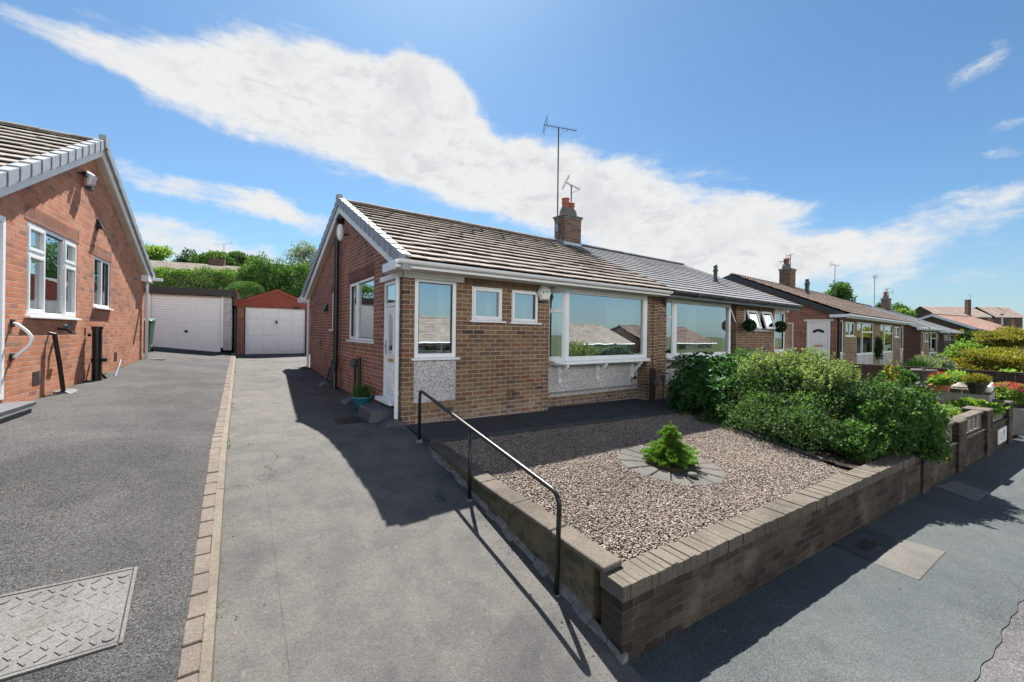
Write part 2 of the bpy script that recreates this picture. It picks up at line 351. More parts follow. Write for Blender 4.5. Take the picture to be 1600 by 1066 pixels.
M['leaf_silver'] = leafm('silver green leaf', (.11,.155,.10), (.17,.21,.14), (.24,.27,.18), .35)
M['flower_pink'] = leafm('pink flower', (.42,.05,.09), (.52,.09,.13), (.60,.17,.19), .3, .7)
M['leaf_red'] = leafm('red leaf', (.30,.03,.04), (.40,.06,.07), (.35,.10,.07), .3)
M['leaf_rose'] = leafm('yellow rose leaf', (.12,.20,.04), (.33,.33,.07), (.36,.13,.05), .4)
M['grass'] = leafm('grass blade', (.06,.10,.02), (.11,.15,.035), (.17,.19,.06), .3)
M['grassland'] = concrete('grassland', (.038,.052,.02), (.05,.065,.028), (.055,.05,.03), .02)
# ------------------------------------------------------------------ building pieces
def wallgrid(mb, O, a, n, L, H, opens=(), reveal=.10):
    """a wall sheet L x H from O along a (unit, horizontal), outward n, with rectangular openings (s0,s1,t0,t1) and their reveals"""
    ss = sorted({0, L, *[q for o in opens for q in o[:2]]}); ts = sorted({0, H, *[q for o in opens for q in o[2:4]]})
    for i in range(len(ss)-1):
        for j in range(len(ts)-1):
            cs, ct = (ss[i]+ss[i+1])/2, (ts[j]+ts[j+1])/2
            if any(o[0] < cs < o[1] and o[2] < ct < o[3] for o in opens): continue
            mb.oquad(O, a, n, ss[i], ss[i+1], ts[j], ts[j+1], 0)
    def P(s, t, d): return (O[0]+a[0]*s+n[0]*d, O[1]+a[1]*s+n[1]*d, O[2]+t)
    for s0, s1, t0, t1 in opens:
        r = -reveal
        for (p, q) in (((s0,t0),(s1,t0)), ((s1,t0),(s1,t1)), ((s1,t1),(s0,t1)), ((s0,t1),(s0,t0))):
            mb.quad(P(*p, 0), P(*q, 0), P(*q, r), P(*p, r))
    return mb
def off(O, a, n, s=0, t=0, d=0): return (O[0]+a[0]*s+n[0]*d, O[1]+a[1]*s+n[1]*d, O[2]+t)
def wavy(mb, O, a, n, s0, s1, t0, t1, d, amp=.025, wl=.12):
    k = max(8, int((s1-s0)/wl*6)); prev = None
    for i in range(k+1):
        s = s0+(s1-s0)*i/k; dd = d+amp*math.sin(2*math.pi*s/wl)+amp*.4*math.sin(s*23)
        p, q = off(O, a, n, s, t0, dd), off(O, a, n, s, t1, dd)
        if prev: mb.quad(prev[0], p, q, prev[1])
        prev = (p, q)
    return mb
def win(par, O, a, n, W, H, vb=(), hb=(), sashes=(), sill=True, fw=.055, dep=.035, name='window', curtain=None, blind=None, fmat=None, sillm=None, label=None):
    """one window: frame (the part), pane, sill and what hangs behind the glass (sub-parts)"""
    fm = fmat or M['upvc']; mb = MB(); d0, d1 = -dep-.065, -dep
    mb.obox(O, a, n, 0, fw, 0, H, d0, d1); mb.obox(O, a, n, W-fw, W, 0, H, d0, d1)
    mb.obox(O, a, n, fw, W-fw, 0, fw, d0, d1-.001); mb.obox(O, a, n, fw, W-fw, H-fw, H, d0, d1-.001)
    for s in vb: mb.obox(O, a, n, s-fw*.5, s+fw*.5, fw, H-fw, d0, d1-.002)
    for s0, s1, t in hb: mb.obox(O, a, n, s0, s1, t-fw*.5, t+fw*.5, d0, d1-.003)
    for s0, s1, t0, t1 in sashes:
        w = fw*.85; e = d1+.014
        mb.obox(O, a, n, s0, s0+w, t0, t1, d0+.01, e); mb.obox(O, a, n, s1-w, s1, t0, t1, d0+.01, e)
        mb.obox(O, a, n, s0+w, s1-w, t0, t0+w, d0+.01, e-.001); mb.obox(O, a, n, s0+w, s1-w, t1-w, t1, d0+.01, e-.001)
    f = part(name, mb, fm, par, bevel=.005, label=label)
    gk = MB(); e = d1-.012
    gk.obox(O, a, n, fw, fw+.012, fw, H-fw, d0+.028, e); gk.obox(O, a, n, W-fw-.012, W-fw, fw, H-fw, d0+.028, e); gk.obox(O, a, n, fw+.012, W-fw-.012, fw, fw+.012, d0+.028, e); gk.obox(O, a, n, fw+.012, W-fw-.012, H-fw-.012, H-fw, d0+.028, e)
    part('gasket', gk, M['black'], f, fix=False)
    g = MB().oquad(O, a, n, fw*.6, W-fw*.6, fw*.6, H-fw*.6, d0+.03); part('pane', g, M['glass'], f, fix=False)
    if sill: part('sill', MB().obox(O, a, n, -.05, W+.05, -.035, -.002, d0, .055), sillm or fm, f, bevel=.004)
    for c in (curtain or ()): part('curtain', wavy(MB(), O, a, n, c[0], c[1], .03, H-.03, -.26), M['curtain'], f, fix=False)
    if blind: part('blind', MB().obox(O, a, n, fw, W-fw, blind[0], blind[1], -.17, -.16), M['blind'], f)
    return f
def slope(mb, A, B, C, D, courses, th=.035, tw=.30, jit=.004, gap=.006, seed=1):
    """tiles laid on the plane A(eave,left) B(eave,right) C(ridge,right) D(ridge,left)"""
    rg = random.Random(seed); A, B, C, D = map(Vector, (A, B, C, D))
    N = (B-A).cross(D-A).normalized()
    if N.z < 0: N = -N
    for i in range(courses):
        f0, f1 = i/courses-.004, (i+1)/courses+.028
        if i == courses-1: f1 = 1
        l0, r0, l1, r1 = A.lerp(D, f0), B.lerp(C, f0), A.lerp(D, f1), B.lerp(C, f1)
        w = (r0-l0).length; k = max(2, int(round(w/tw))); sh = .5*(i % 2)
        edges = [0]+[(j+sh)/k for j in range(1 if sh == 0 else 0, k) if 0 < (j+sh)/k < 1]+[1]
        for j in range(len(edges)-1):
            g = gap/w; a, b = edges[j]+g*.5, edges[j+1]-g*.5; dz = rg.uniform(-jit, jit); lo = N*(th+dz); hi = N*(.004+dz*.5); dn = (A-D).normalized()*rg.uniform(-jit, jit)*1.5
            p0, p1, p2, p3 = l0.lerp(r0, a)+lo+dn, l0.lerp(r0, b)+lo+dn, l1.lerp(r1, b)+hi, l1.lerp(r1, a)+hi
            lq = N*(th*.72+dz); q0, q1 = l0.lerp(r0, a)+dn+lq, l0.lerp(r0, b)+dn+lq
            mb.add([p0, p1, p2, p3, q0, q1, p2-N*.012, p3-N*.012], [(0,1,2,3), (4,5,1,0), (5,6,2,1), (4,0,3,7), (4,7,6,5)])
    return mb
def pantile(mb, A, B, C, D, courses, tw=.26, amp=.05, th=.035):
    A, B, C, D = map(Vector, (A, B, C, D)); N = (B-A).cross(D-A).normalized()
    if N.z < 0: N = -N
    w = (B-A).length; k = int(w/tw)
    for i in range(courses):
        f0, f1 = i/courses-.004, (i+1)/courses+.02
        for j in range(k):
            base = len(mb.v)
            for q in range(5):
                s = (j+q/4)/k; h = amp*(.5+.5*math.sin(2*math.pi*q/4+.6))
                mb.v.append(tuple(A.lerp(B, s).lerp(D.lerp(C, s), f0)+N*(th+h))); mb.v.append(tuple(A.lerp(B, s).lerp(D.lerp(C, s), f1)+N*h))
                mb.v.append(tuple(A.lerp(B, s).lerp(D.lerp(C, s), f0)+N*(h-.004)))
            for q in range(4):
                o = base+q*3; mb.f.append((o, o+3, o+4, o+1)); mb.f.append((o+2, o+5, o+3, o))
    return mb
def ridge(mb, P, Q, r=.11, seg=.42):
    P, Q = Vector(P), Vector(Q); L = (Q-P).length; k = max(1, int(L/seg)); d = (Q-P)/k; x = d.cross(Vector((0,0,1))).normalized()
    for i in range(k):
        a, b = P+d*i, P+d*(i+.985); base = len(mb.v); z = random.uniform(-.004, .004)
        for p in (a, b):
            for q in range(7):
                t = math.pi*(q/6); mb.v.append(tuple(p+x*(math.cos(t)*r)+Vector((0,0,math.sin(t)*r*.75-.05+z))))
        for q in range(6): mb.f.append((base+q, base+q+1, base+q+8, base+q+7))
        mb.f.append(tuple(base+q for q in range(7))); mb.f.append(tuple(base+7+q for q in range(7)))
    return mb
def verge(mb, E, T, n, count, w=.05, hgt=.15, top=.05):
    """stepped dry-verge caps along a gable edge from eave E to top T; n outward unit (x,y)"""
    E, T = Vector(E), Vector(T); d = (T-E)/count; nn = Vector((n[0], n[1], 0))
    for i in range(count):
        a = E+d*i-d*.05; b = E+d*(i+1.0); z0 = Vector((0,0,-hgt)); t0, t1 = Vector((0,0,top+.022)), Vector((0,0,top))
        zb = Vector((0,0,-hgt+.02))
        o0, o1 = nn*(w+.012), nn*w; inn = nn*-.07
        mb.hexa([a+z0+o0, b+zb+o1, b+zb+inn, a+z0+inn, a+t0+o0, b+t1+o1, b+t1+inn, a+t0+inn])
    return mb
def band(mb, E, T, n, h, d0, d1, drop=0):
    """a board along a sloping edge (barge board)"""
    E, T = Vector(E), Vector(T); nn = Vector((n[0], n[1], 0)); z0, z1 = Vector((0,0,-drop-h)), Vector((0,0,-drop))
    return mb.hexa([E+z0+nn*d1, T+z0+nn*d1, T+z0+nn*d0, E+z0+nn*d0, E+z1+nn*d1, T+z1+nn*d1, T+z1+nn*d0, E+z1+nn*d0])
def aerial(name, base, h, boom_dir, boom=.9, els=9, par=None, mat=None, tilt=-.22, reflector=True):
    m = MB(); b = Vector(base); t = b+Vector((0,0,h)); m.tube([b, t], .022, 8)
    d = Vector(boom_dir).normalized(); d.z = tilt; d.normalize(); s = d.cross(Vector((0,0,1))).normalized(); u = s.cross(d).normalized()
    p0 = t-d*boom*.45; p1 = t+d*boom*.55; m.tube([p0, p1], .011, 6)
    for i in range(els):
        c = p0.lerp(p1, .12+.86*i/(els-1)); L = .17-.05*i/els; m.tube([c-s*L, c+s*L], .006, 5)
    if reflector:
        for k in (-1, 1):
            for q in (.06, .14, .22):
                c = p0+u*k*q-d*(-.05+.0*q); m.tube([c-s*.2, c+s*.2], .006, 5)
            m.tube([p0, p0+u*k*.26+d*.02], .007, 5)
    m.tube([t-Vector((0,0,.25)), t+d*.25-Vector((0,0,.06)), t+d*.3], .007, 5)
    return part(name, m, mat or M['aerial'], par, fix=False)
def chimney(par, x0, x1, y0, y1, z0, z1, bm, pots, zpot=.3, flash=True):
    c = part('chimney', MB().box(x0, x1, y0, y1, z0, z1), bm, par)
    cap = MB().box(x0-.05, x1+.05, y0-.05, y1+.05, z1, z1+.045); cap.box(x0-.02, x1+.02, y0-.02, y1+.02, z1-.07, z1-.002); part('cap', cap, M['flaunch'], c, bevel=.008)
    for (px, py, r, h, b) in pots:
        part('mortar_base', MB().lathe((px, py, z1+.045), [(r*1.75, 0), (r*1.7, b*.6), (r*1.35, b)], 8), M['flaunch'], c)
        pt = MB().lathe((px, py, z1+.045+b-.02), [(r, 0), (r*1.02, h*.45), (r*1.16, h*.5), (r*1.16, h*.58), (r*1.0, h*.6), (r, h*.75), (r*1.16, h*.8), (r*1.16, h*.92), (r*.8, h)], 14)
        part('chimney_pot', pt, M['pot_clay'], c, smooth=False)
    if flash:
        f = MB(); f.box(x0-.02, x1+.02, y0-.02, y0-.003, z0+.02, z0+.26); f.add([(x0-.12, y0-.32, z0-.02), (x1+.12, y0-.32, z0-.02), (x1+.12, y0-.01, z0+.13), (x0-.12, y0-.01, z0+.13)], [(0,1,2,3)])
        for k in range(3): f.box(x0-.02, x0-.003, y0+k*.15, y0+k*.15+.16, z0+.1+k*.07, z0+.30+k*.07)
        part('flashing', f, M['lead'], c)
    return c
def pipe(name, pts, r, mat, par, label=None, collars=()):
    m = MB().tube(pts, r, 12)
    for z in collars:
        x, y = pts[0][0], pts[0][1]; m.tube([(x, y, z-.03), (x, y, z+.03)], r*1.18, 12)
    return part(name, m, mat, par, label=label)
def rnd_dirs(n, rg):
    v = rg.normal(size=(n, 3)); return v/np.linalg.norm(v, axis=1)[:, None]
def leaves(P, size, rg, up=.35, asp=.5, dirs=None, spread=1.0, fold=.25):
    """leaf-shaped quads at points P: base, two sides, tip; returns verts, faces"""
    n = len(P); d = rnd_dirs(n, rg)*spread
    if dirs is not None: d = d+dirs
    d[:, 2] += up; d /= np.linalg.norm(d, axis=1)[:, None]+1e-9
    s = np.cross(d, rnd_dirs(n, rg)); s /= np.linalg.norm(s, axis=1)[:, None]+1e-9
    nn = np.cross(d, s); L = (size*rg.uniform(.6, 1.35, n))[:, None]
    mid = P+d*L*.5
    V = np.stack([P, mid+s*L*asp*.5-nn*L*fold*.3, P+d*L, mid-s*L*asp*.5-nn*L*fold*.3], 1).reshape(-1, 3)
    F = np.arange(4*n).reshape(n, 4); return V, F
def cat(*ms):
    V, F, k = [], [], 0
    for v, f in ms: V.append(v); F.append(f+k); k += len(v)
    return np.concatenate(V), np.concatenate(F)
def blob_pts(c, r, n, rg, shell=.55, lump=.22, flat=0.0):
    """points in a lumpy ellipsoid shell"""
    d = rnd_dirs(n, rg)
    w = sum(np.sin(d@rnd_dirs(1, rg)[0]*k+rg.uniform(0, 6)) for k in (3, 4, 6, 7, 9, 11))/3
    rad = (1+lump*w)*np.power(rg.uniform(shell**3, 1, n), 1/3)
    p = d*rad[:, None]*np.array(r); p[:, 2] = np.where(p[:, 2] < 0, p[:, 2]*(1-flat), p[:, 2])
    return p+np.array(c), d
def bush(name, label, cat_, base, r, n, size, mat, up=.3, asp=.5, shell=.5, lump=.25, group=None, seed=0, stems=5, extra=None, sub='foliage', asthing=True):
    rg = np.random.default_rng(seed+5); c = (base[0], base[1], base[2]+r[2]*.92)
    P, d = blob_pts(c, r, n, rg, shell, lump); k = P[:, 2] > base[2]+.02; P, d = P[k], d[k]
    t = root(name, label, cat_, base, group=group)
    part(sub, leaves(P, size, rg, up, asp, dirs=d*.6), mat, t)
    m = MB()
    for i in range(stems):
        a = rg.uniform(0, 6.28); q = rg.uniform(.2, .7); m.tube([(base[0]+.03*math.cos(a), base[1]+.03*math.sin(a), base[2]-.05), (base[0]+r[0]*q*.5*math.cos(a), base[1]+r[1]*q*.5*math.sin(a), base[2]+r[2]*.6), (base[0]+r[0]*q*math.cos(a), base[1]+r[1]*q*math.sin(a), base[2]+r[2]*1.3)], [.02, .014, .006], 5)
    part('stem', m, M['bark'], t, fix=False)
    return t
def tree(name, label, base, h, cr, n, size, mat, group=None, seed=0, clumps=14, trunk=.16, cat_='tree', gappy=.5):
    rg = np.random.default_rng(seed+100); t = root(name, label, cat_, base, group=group)
    m = MB(); b = np.array(base); top = b+np.array([rg.normal()*.2, rg.normal()*.2, h*.8])
    m.tube([b, b*.5+top*.5+np.array([.1, .05, 0]), top], [trunk, trunk*.7, trunk*.25], 8)
    cc = b+np.array([0, 0, h-cr[2]]); ms = []
    for i in range(clumps):
        d = rnd_dirs(1, rg)[0]; c = cc+d*np.array(cr)*rg.uniform(.35, .8)
        m.tube([b+(top-b)*rg.uniform(.35, .8), (c+cc)/2, c], [trunk*.3, trunk*.16, trunk*.06], 5)
        rr = np.array(cr)*rg.uniform(.28, .5); k = int(n/clumps*rg.uniform(.6, 1.4))
        P, dd = blob_pts(c, rr, k, rg, .35, .3); ms.append(leaves(P, size, rg, .1, .6, dirs=dd*.5))
    part('trunk', m, M['bark'], t, fix=False); part('crown', cat(*ms), mat, t)
    return t
# ------------------------------------------------------------------ terrain, drives, pavement (setting)
DY = [-6, 1.5, 2.3, 3.6, 5.35, 6.0, 8, 10, 14.4, 19.5, 40]
DZ = [-2.40, -2.33, -2.12, -1.88, -1.5, -1.41, -1.41, -1.34, -1.17, -.99, -.3]
def zD(y): return float(np.interp(y, DY, DZ))
def kx(y): return -.10+.0235*y                      # right edge of the kerb between the two drives
def zL(x, y):
    s = float(np.interp(y, [1.5, 5, 9, 14, 19], [.02, .075, .085, .08, .12]))
    return zD(y)+.085+s*max(0, min(3.5, kx(y)-.17-x))
def zP(u): return -2.285-.012*(u-2.14)              # pavement along the street
def sheet(mb, rows, zf):
    """rows: list of lists of (x,y)"""
    b = len(mb.v); n = len(rows[0])
    for r in rows:
        for x, y in r: mb.v.append((x, y, zf(x, y)))
    for i in range(len(rows)-1):
        for j in range(n-1):
            a = b+i*n+j; mb.f.append((a, a+1, a+n+1, a+n))
    return mb
def lin(a, b, k): return [a+(b-a)*i/(k-1) for i in range(k)]
def zG(x, y):
    z = float(np.interp(y, [-60, -25, -8, .5, 2, 6, 20, 23, 26, 32, 45, 90, 400], [-5.5, -4.2, -2.9, -2.62, -2.55, -1.85, -1.3, -.4, 1.0, 2.2, 3.4, 4.5, 5]))
    e = float(np.interp(x, [14, 30, 60, 120], [-2.45, -2.1, -1.2, -.5])); k = min(1, max(0, (x-13)/8)); z = z*(1-k)+min(z, e)*k if y > 2 else z*(1-k)+e*k
    return z
mb = MB(); xs = lin(-50, 140, 96); ys = lin(-50, 150, 101)
sheet(mb, [[(x, y) for x in xs] for y in ys], zG)
gv = {'l': -50, 'r': 140, 'b': -50, 't': 150}
for (x0, x1, y0, y1) in ((-1500, 1500, -1500, -50), (-1500, 1500, 150, 1500), (-1500, -50, -50, 150), (140, 1500, -50, 150)):
    mb.quad((x0, y0, -5.6 if y0 < -50 else -2.5), (x1, y0, -5.6 if y0 < -50 else -2.5), (x1, y1, -5.6 if y0 < -50 else -2.5), (x0, y1, -5.6 if y0 < -50 else -2.5))
struct('ground', mb, M['grassland'], fix=False, smooth=True)
# concrete drive in slabs with open joints
mb = MB(); J = 6.15; J2 = 10.6; w = .0045
def slab(x0f, x1f, y0, y1, ny=10, nx=4):
    rows = []
    for y in lin(y0, y1, ny): rows.append([(x0f(y)+(x1f(y)-x0f(y))*i/(nx-1), y) for i in range(nx)])
    sheet(mb, rows, lambda x, y: zD(y))
    for r in (rows[0], rows[-1]):
        for i in range(nx-1): mb.quad((*r[i], zD(r[i][1])), (*r[i+1], zD(r[i+1][1])), (*r[i+1], zD(r[i+1][1])-.03), (*r[i], zD(r[i][1])-.03))
mid = lambda y: .30+.012*y
slab(lambda y: kx(y)-.02, lambda y: mid(y)-.0008, -.5, J-w/2, 24); slab(lambda y: mid(y)+.0008, lambda y: 2.285 if y < 5.3 else 2.24, -.5, J-w/2, 24)
slab(lambda y: kx(y)-.02, lambda y: mid(y)-.0008, J+w/2, J2-w/2); slab(lambda y: mid(y)+.0008, lambda y: 2.24, J+w/2, J2-w/2)
slab(lambda y: kx(y)-.02, lambda y: mid(y)-.0008, J2+w/2, 19.6); slab(lambda y: mid(y)+.0008, lambda y: 2.24, J2+w/2, 14.34); slab(lambda y: mid(y)+.0008, lambda y: 5.2, 14.34, 19.6)
struct('driveway', mb, M['concrete'], fix=False)
mb = MB(); sheet(mb, [[(x, y) for x in lin(-1, 2.2 if y < 14.3 else 5.2, 6)] for y in [-.5, 1.5, 2.3, 3.6, 5.35, 6, 8, 10, 14.3, 14.41, 19.6]], lambda x, y: zD(y)-.016); struct('sub_base', mb, M['soil'], fix=False)
# tarmac drive of the left house
mb = MB(); sheet(mb, [[(kx(y)-.135-(8 if y < 7 else 5.2)*(1-i/16.0), y) for i in range(17)] for y in lin(-.5, 19.6, 60)], zL)
struct('tarmac_driveway', mb, M['tarmac'], fix=False, smooth=True)
# kerb of pavers with a cement haunch
mb = MB(); y = .2; k = 0
while y < 19.3:
    L = .205; a, b = y+.004, y+L-.004; z0, z1 = zD(a)+.095+random.uniform(-.004, .004), zD(b)+.095+random.uniform(-.004, .004); o = random.uniform(-.004, .004)
    mb.hexa([(kx(a)-.165+o, a, z0-.2), (kx(a)-.068+o, a, z0-.2), (kx(b)-.068+o, b, z1-.2), (kx(b)-.165+o, b, z1-.2), (kx(a)-.165+o, a, z0), (kx(a)-.068+o, a, z0), (kx(b)-.068+o, b, z1), (kx(b)-.165+o, b, z1)])
    y += L
kb = struct('kerb', mb, M['paver']); bev(kb, .006)
mb = MB(); y = .2
while y < 19.3:
    L = random.uniform(.5, 1.1); y1 = min(19.3, y+L); n = 6
    for i in range(n):
        a, b = y+(y1-y)*i/n, y+(y1-y)*(i+1)/n-(.008 if i == n-1 and random.random() < .25 else 0); h = .086; e0 = 0.0
        mb.hexa([(kx(a)-.068, a, zD(a)-.1), (kx(a)+.0, a, zD(a)-.1), (kx(b)+.0, b, zD(b)-.1), (kx(b)-.068, b, zD(b)-.1), (kx(a)-.068, a, zD(a)+h), (kx(a)-.012+e0, a, zD(a)+h-.012), (kx(b)-.012+e0, b, zD(b)+h-.012), (kx(b)-.068, b, zD(b)+h)])
    y = y1
struct('kerb_haunch', mb, M['cement'])
# pavement, road edge and road (along the front wall's own direction)
mb = MB(); sheet(mb, [[(u, .672+.012*math.sin(u*7)*math.sin(u*2.3)+.008*math.sin(u*19) if v < .69 else v) for u in lin(-9, 17, 400)] for v in lin(.68, 2.0, 6)], lambda u, v: zP(u)); sheet(mb, [[(u, v) for u in lin(17, 60, 20)] for v in lin(.68, 2.2, 4)], lambda u, v: zP(u))
struct('pavement', mb, M['pavement'], fr='G', fix=False)
mb = MB(); sheet(mb, [[(u, v) for u in lin(-60, 120, 700)] for v in [-6.5, -3, -1, .3, .73]], lambda u, v: zP(u)-.006-(.03 if v < -.5 else 0)); struct('road', mb, M['road'], fr='G', fix=False)
# the neighbour's paved crossing beyond the long wall
mb = MB()
for i in range(5):
    for j in range(9):
        x0, y0 = 15.55+i*.62, 1.05+j*.62; z = -2.40+.11*j; mb.hexa([(x0, y0, z-.3), (x0+.6, y0, z-.3), (x0+.6, y0+.6, z-.2), (x0, y0+.6, z-.2), (x0, y0, z), (x0+.6, y0, z), (x0+.6, y0+.6, z+.11), (x0, y0+.6, z+.11)])
bev(struct('slab_path', mb, M['slab']), .012)
# path in front of the house
def zPa(x): return -1.425-.021*(x-2.22)
mb = MB(); b = [(2.27, 5.04), (9.3, 4.90), (9.3, 6.36), (2.27, 6.36)]
for i in range(8):
    x0, x1 = 2.27+i*.88+.003, 2.27+(i+1)*.88-.003; f = lambda x: 5.10-.03*(x-2.27)
    mb.hexa([(x0, f(x0), -2), (x1, f(x1), -2), (x1, 6.35, -2), (x0, 6.35, -2), (x0, f(x0), zPa(x0)-.035), (x1, f(x1), zPa(x1)-.035), (x1, 6.35, zPa(x1)), (x0, 6.35, zPa(x0))])
bev(struct('path', mb, M['path']), .012)
# gravel bed
def zGr(x, y):
    t = (y-2.1)/2.9; return -1.795+(-1.535-.02*(x-2.4)+1.795)*t
mb = MB(); sheet(mb, [[(2.4+i*.45, (2.09-.063*i*.45)*(1-t)+5.12*t) for i in range(15)] for t in lin(0, 1, 12)], lambda x, y: zGr(x, y)-.012); struct('gravel_base', mb, M['soil'], fix=False)
def pebbles(n, inside, zf, rg, rmin, rmax, x0, x1, y0, y1):
    p = (1+5**.5)/2; iv = np.array([(-1,p,0),(1,p,0),(-1,-p,0),(1,-p,0),(0,-1,p),(0,1,p),(0,-1,-p),(0,1,-p),(p,0,-1),(p,0,1),(-p,0,-1),(-p,0,1)])/1.9
    fi = np.array([(0,11,5),(0,5,1),(0,1,7),(0,7,10),(0,10,11),(1,5,9),(5,11,4),(11,10,2),(10,7,6),(7,1,8),(3,9,4),(3,4,2),(3,2,6),(3,6,8),(3,8,9),(4,9,5),(2,4,11),(6,2,10),(8,6,7),(9,8,1)])
    X = rg.uniform(x0, x1, n); Y = rg.uniform(y0, y1, n); k = inside(X, Y); X, Y = X[k], Y[k]; n = len(X)
    r = rg.uniform(rmin, rmax, n); sc = np.stack([r*rg.uniform(.8, 1.5, n), r*rg.uniform(.7, 1.1, n), r*rg.uniform(.5, .85, n)], 1)
    v = iv[None]*rg.uniform(.8, 1.2, (n, 12, 1))*sc[:, None, :]
    for ax in ((0, 1), (1, 2), (0, 2)):
        a = rg.uniform(0, 6.28, n) if ax == (0, 1) else rg.normal(0, .5, n); c, s = np.cos(a)[:, None], np.sin(a)[:, None]
        p0, p1 = v[:, :, ax[0]].copy(), v[:, :, ax[1]].copy(); v[:, :, ax[0]] = c*p0-s*p1; v[:, :, ax[1]] = s*p0+c*p1
    z = np.array([zf(a, b) for a, b in zip(X, Y)])+rg.uniform(-.006, .010, n)
    v += np.stack([X, Y, z], 1)[:, None, :]
    return v.reshape(-1, 3), (fi[None]+12*np.arange(n)[:, None, None]).reshape(-1, 3)
def grav_mat():
    t = NT('pea gravel'); g = t.new('ShaderNodeNewGeometry'); r = g.outputs['Random Per Island']
    c = t.ramp(r, [(0, (.055,.044,.038)), (.15, (.12,.095,.078)), (.38, (.215,.178,.150)), (.6, (.29,.245,.21)), (.8, (.205,.155,.12)), (.92, (.37,.34,.31)), (1, (.26,.18,.11))])
    k = t.mr(t.noise(t.pos(), 1.2, 3), .3, .7, .85, 1.1, False); c = t.mix(1.0, c, t.comb(k, k, k), 'MULTIPLY'); return t.fin(c, .75, .35)
M['gravel'] = grav_mat()
def in_gravel(X, Y):
    wall = Y > 2.052-.0629*(X-2.3)
    edge = X < 6.95+(Y-2.1)*.42
    ring = (X-4.83)**2+(Y-3.17)**2 > .60**2
    ring = ring | (np.random.default_rng(1).random(len(X)) < .03)
    return wall & edge & ring & (X > 2.42) & (Y < 5.10-.03*(X-2.27))
struct('gravel', pebbles(135000, in_gravel, zGr, np.random.default_rng(3), .0052, .0118, 2.4, 8.3, 1.6, 5.1), M['gravel'], kind='stuff')
# ------------------------------------------------------------------ the bungalow in the middle of the picture (left half of a semi-detached pair)
AX, AY, NX_, NY_ = (1, 0), (0, 1), (-1, 0), (0, -1)
ZB = -1.75
B1 = root('bungalow', 'buff and red brick bungalow with white fascia and brown tiled roof behind the gravel garden', 'bungalow', (2.22, 6.03, ZB))
# front wall: pier, tall opening, panel with two small openings; then the recess of the bay and the party pier
f = MB()
Of = (2.22, 6.03, ZB); zt = .95-ZB
ops = [(.18, .91, -1.115-ZB, .86-ZB), (1.20, 1.83, .215-ZB, .80-ZB), (2.03, 2.65, .205-ZB, .80-ZB)]
wallgrid(f, Of, AX, NY_, 2.93, zt, ops)
f.quad((5.15, 6.03, ZB), (5.15, 6.30, ZB), (5.15, 6.30, .95), (5.15, 6.03, .95))
wallgrid(f, (8.2, 6.03, ZB), AX, NY_, .42, zt)
f.quad((8.2, 6.30, ZB), (8.2, 6.03, ZB), (8.2, 6.03, .95), (8.2, 6.30, .95))
wallgrid(f, (5.15, 6.30, ZB), AX, NY_, 3.05, -1.30-ZB)                    # plinth under the bay
f.quad((2.22, 6.03, ZB), (2.22, 6.27, ZB), (2.22, 6.27, .9), (2.22, 6.03, .9))       # buff return round the corner
part('front_wall', f, M['brick_buff'], B1, fix=False)
g = MB(); Og = (2.22, 6.27, ZB); d0 = 6.27
gops = [(6.30-d0+.0, 6.99-d0, -1.13-ZB, .84-ZB), (7.56-d0, 9.37-d0, -.19-ZB, 1.04-ZB), (10.6-d0, 11.22-d0, .04-ZB, .98-ZB)]
wallgrid(g, Og, AY, NX_, 14.35-d0, 1.10-ZB, gops)
g.poly([(2.22, 6.27, 1.10), (2.22, 14.35, 1.10), (2.22, 14.35, 1.12), (2.22, 9.82, 2.88), (2.22, 6.27, 1.22)])
g.quad((2.22, 14.35, ZB), (8.6, 14.35, ZB), (8.6, 14.35, 1.1), (2.22, 14.35, 1.1))
g.quad((2.223, 6.03, .84), (2.223, 6.27, .84), (2.223, 6.27, 1.2), (2.223, 6.03, 1.1))
part('gable_wall', g, M['brick_red'], B1, label='dark red brick gable wall with soil pipe and door', fix=False)
part('render_panel', MB().box(2.40, 3.13, 6.035, 6.12, -1.115, -.45), M['dash'], B1, label='speckled pebble dash panel under tall window')
part('render_panel', MB().box(5.15, 8.2, 6.285, 6.4, -1.30, -.58), M['dash'], B1, label='speckled pebble dash panel under bay window')
part('soldier_course', MB().box(2.40, 3.13, 6.026, 6.05, -1.225, -1.115), M['soldier_buff'], B1); part('soldier_course', MB().box(3.15, 5.149, 6.026, 6.05, .80, .928), M['soldier_buff'], B1)
part('soldier_course', MB().box(2.217, 2.25, 7.50, 9.43, 1.04, 1.262), M['soldier_red'], B1); part('soldier_course', MB().box(2.217, 2.25, 10.52, 11.3, .98, 1.20), M['soldier_red'], B1)
f = MB(); f.box(2.215, 3.25, 5.99, 6.029, .835, .929); part('lintel', f, M['paint_white'], B1, label='white board above tall window', bevel=.004)
f = MB(); f.box(2.17, 2.2195, 6.05, 7.06, .845, .928); part('lintel', f, M['paint_white'], B1, label='white board above front door', bevel=.004)
# windows
win(B1, (2.40, 6.03, -.41), AX, NY_, .73, 1.27, fw=.07, dep=.01, blind=None, curtain=[(.50, .66)])
win(B1, (3.42, 6.03, .215), AX, NY_, .63, .585, fw=.055, dep=.01, sashes=[(.03, .60, .03, .555)], curtain=[(.44, .58)])
win(B1, (4.25, 6.03, .205), AX, NY_, .62, .595, fw=.055, dep=.01, sashes=[(.02, .60, .02, .575)], curtain=[(.42, .58)])
wg = win(B1, (2.22, 9.37, -.19), (0, -1), NX_, 1.81, 1.23, vb=[.62], sashes=[(.02, .60, .03, 1.2)], dep=.02, blind=(.05, .55))
win(B1, (2.22, 11.22, .04), (0, -1), NX_, .62, .94, vb=[.31], dep=.02, curtain=[(.05, .57)])
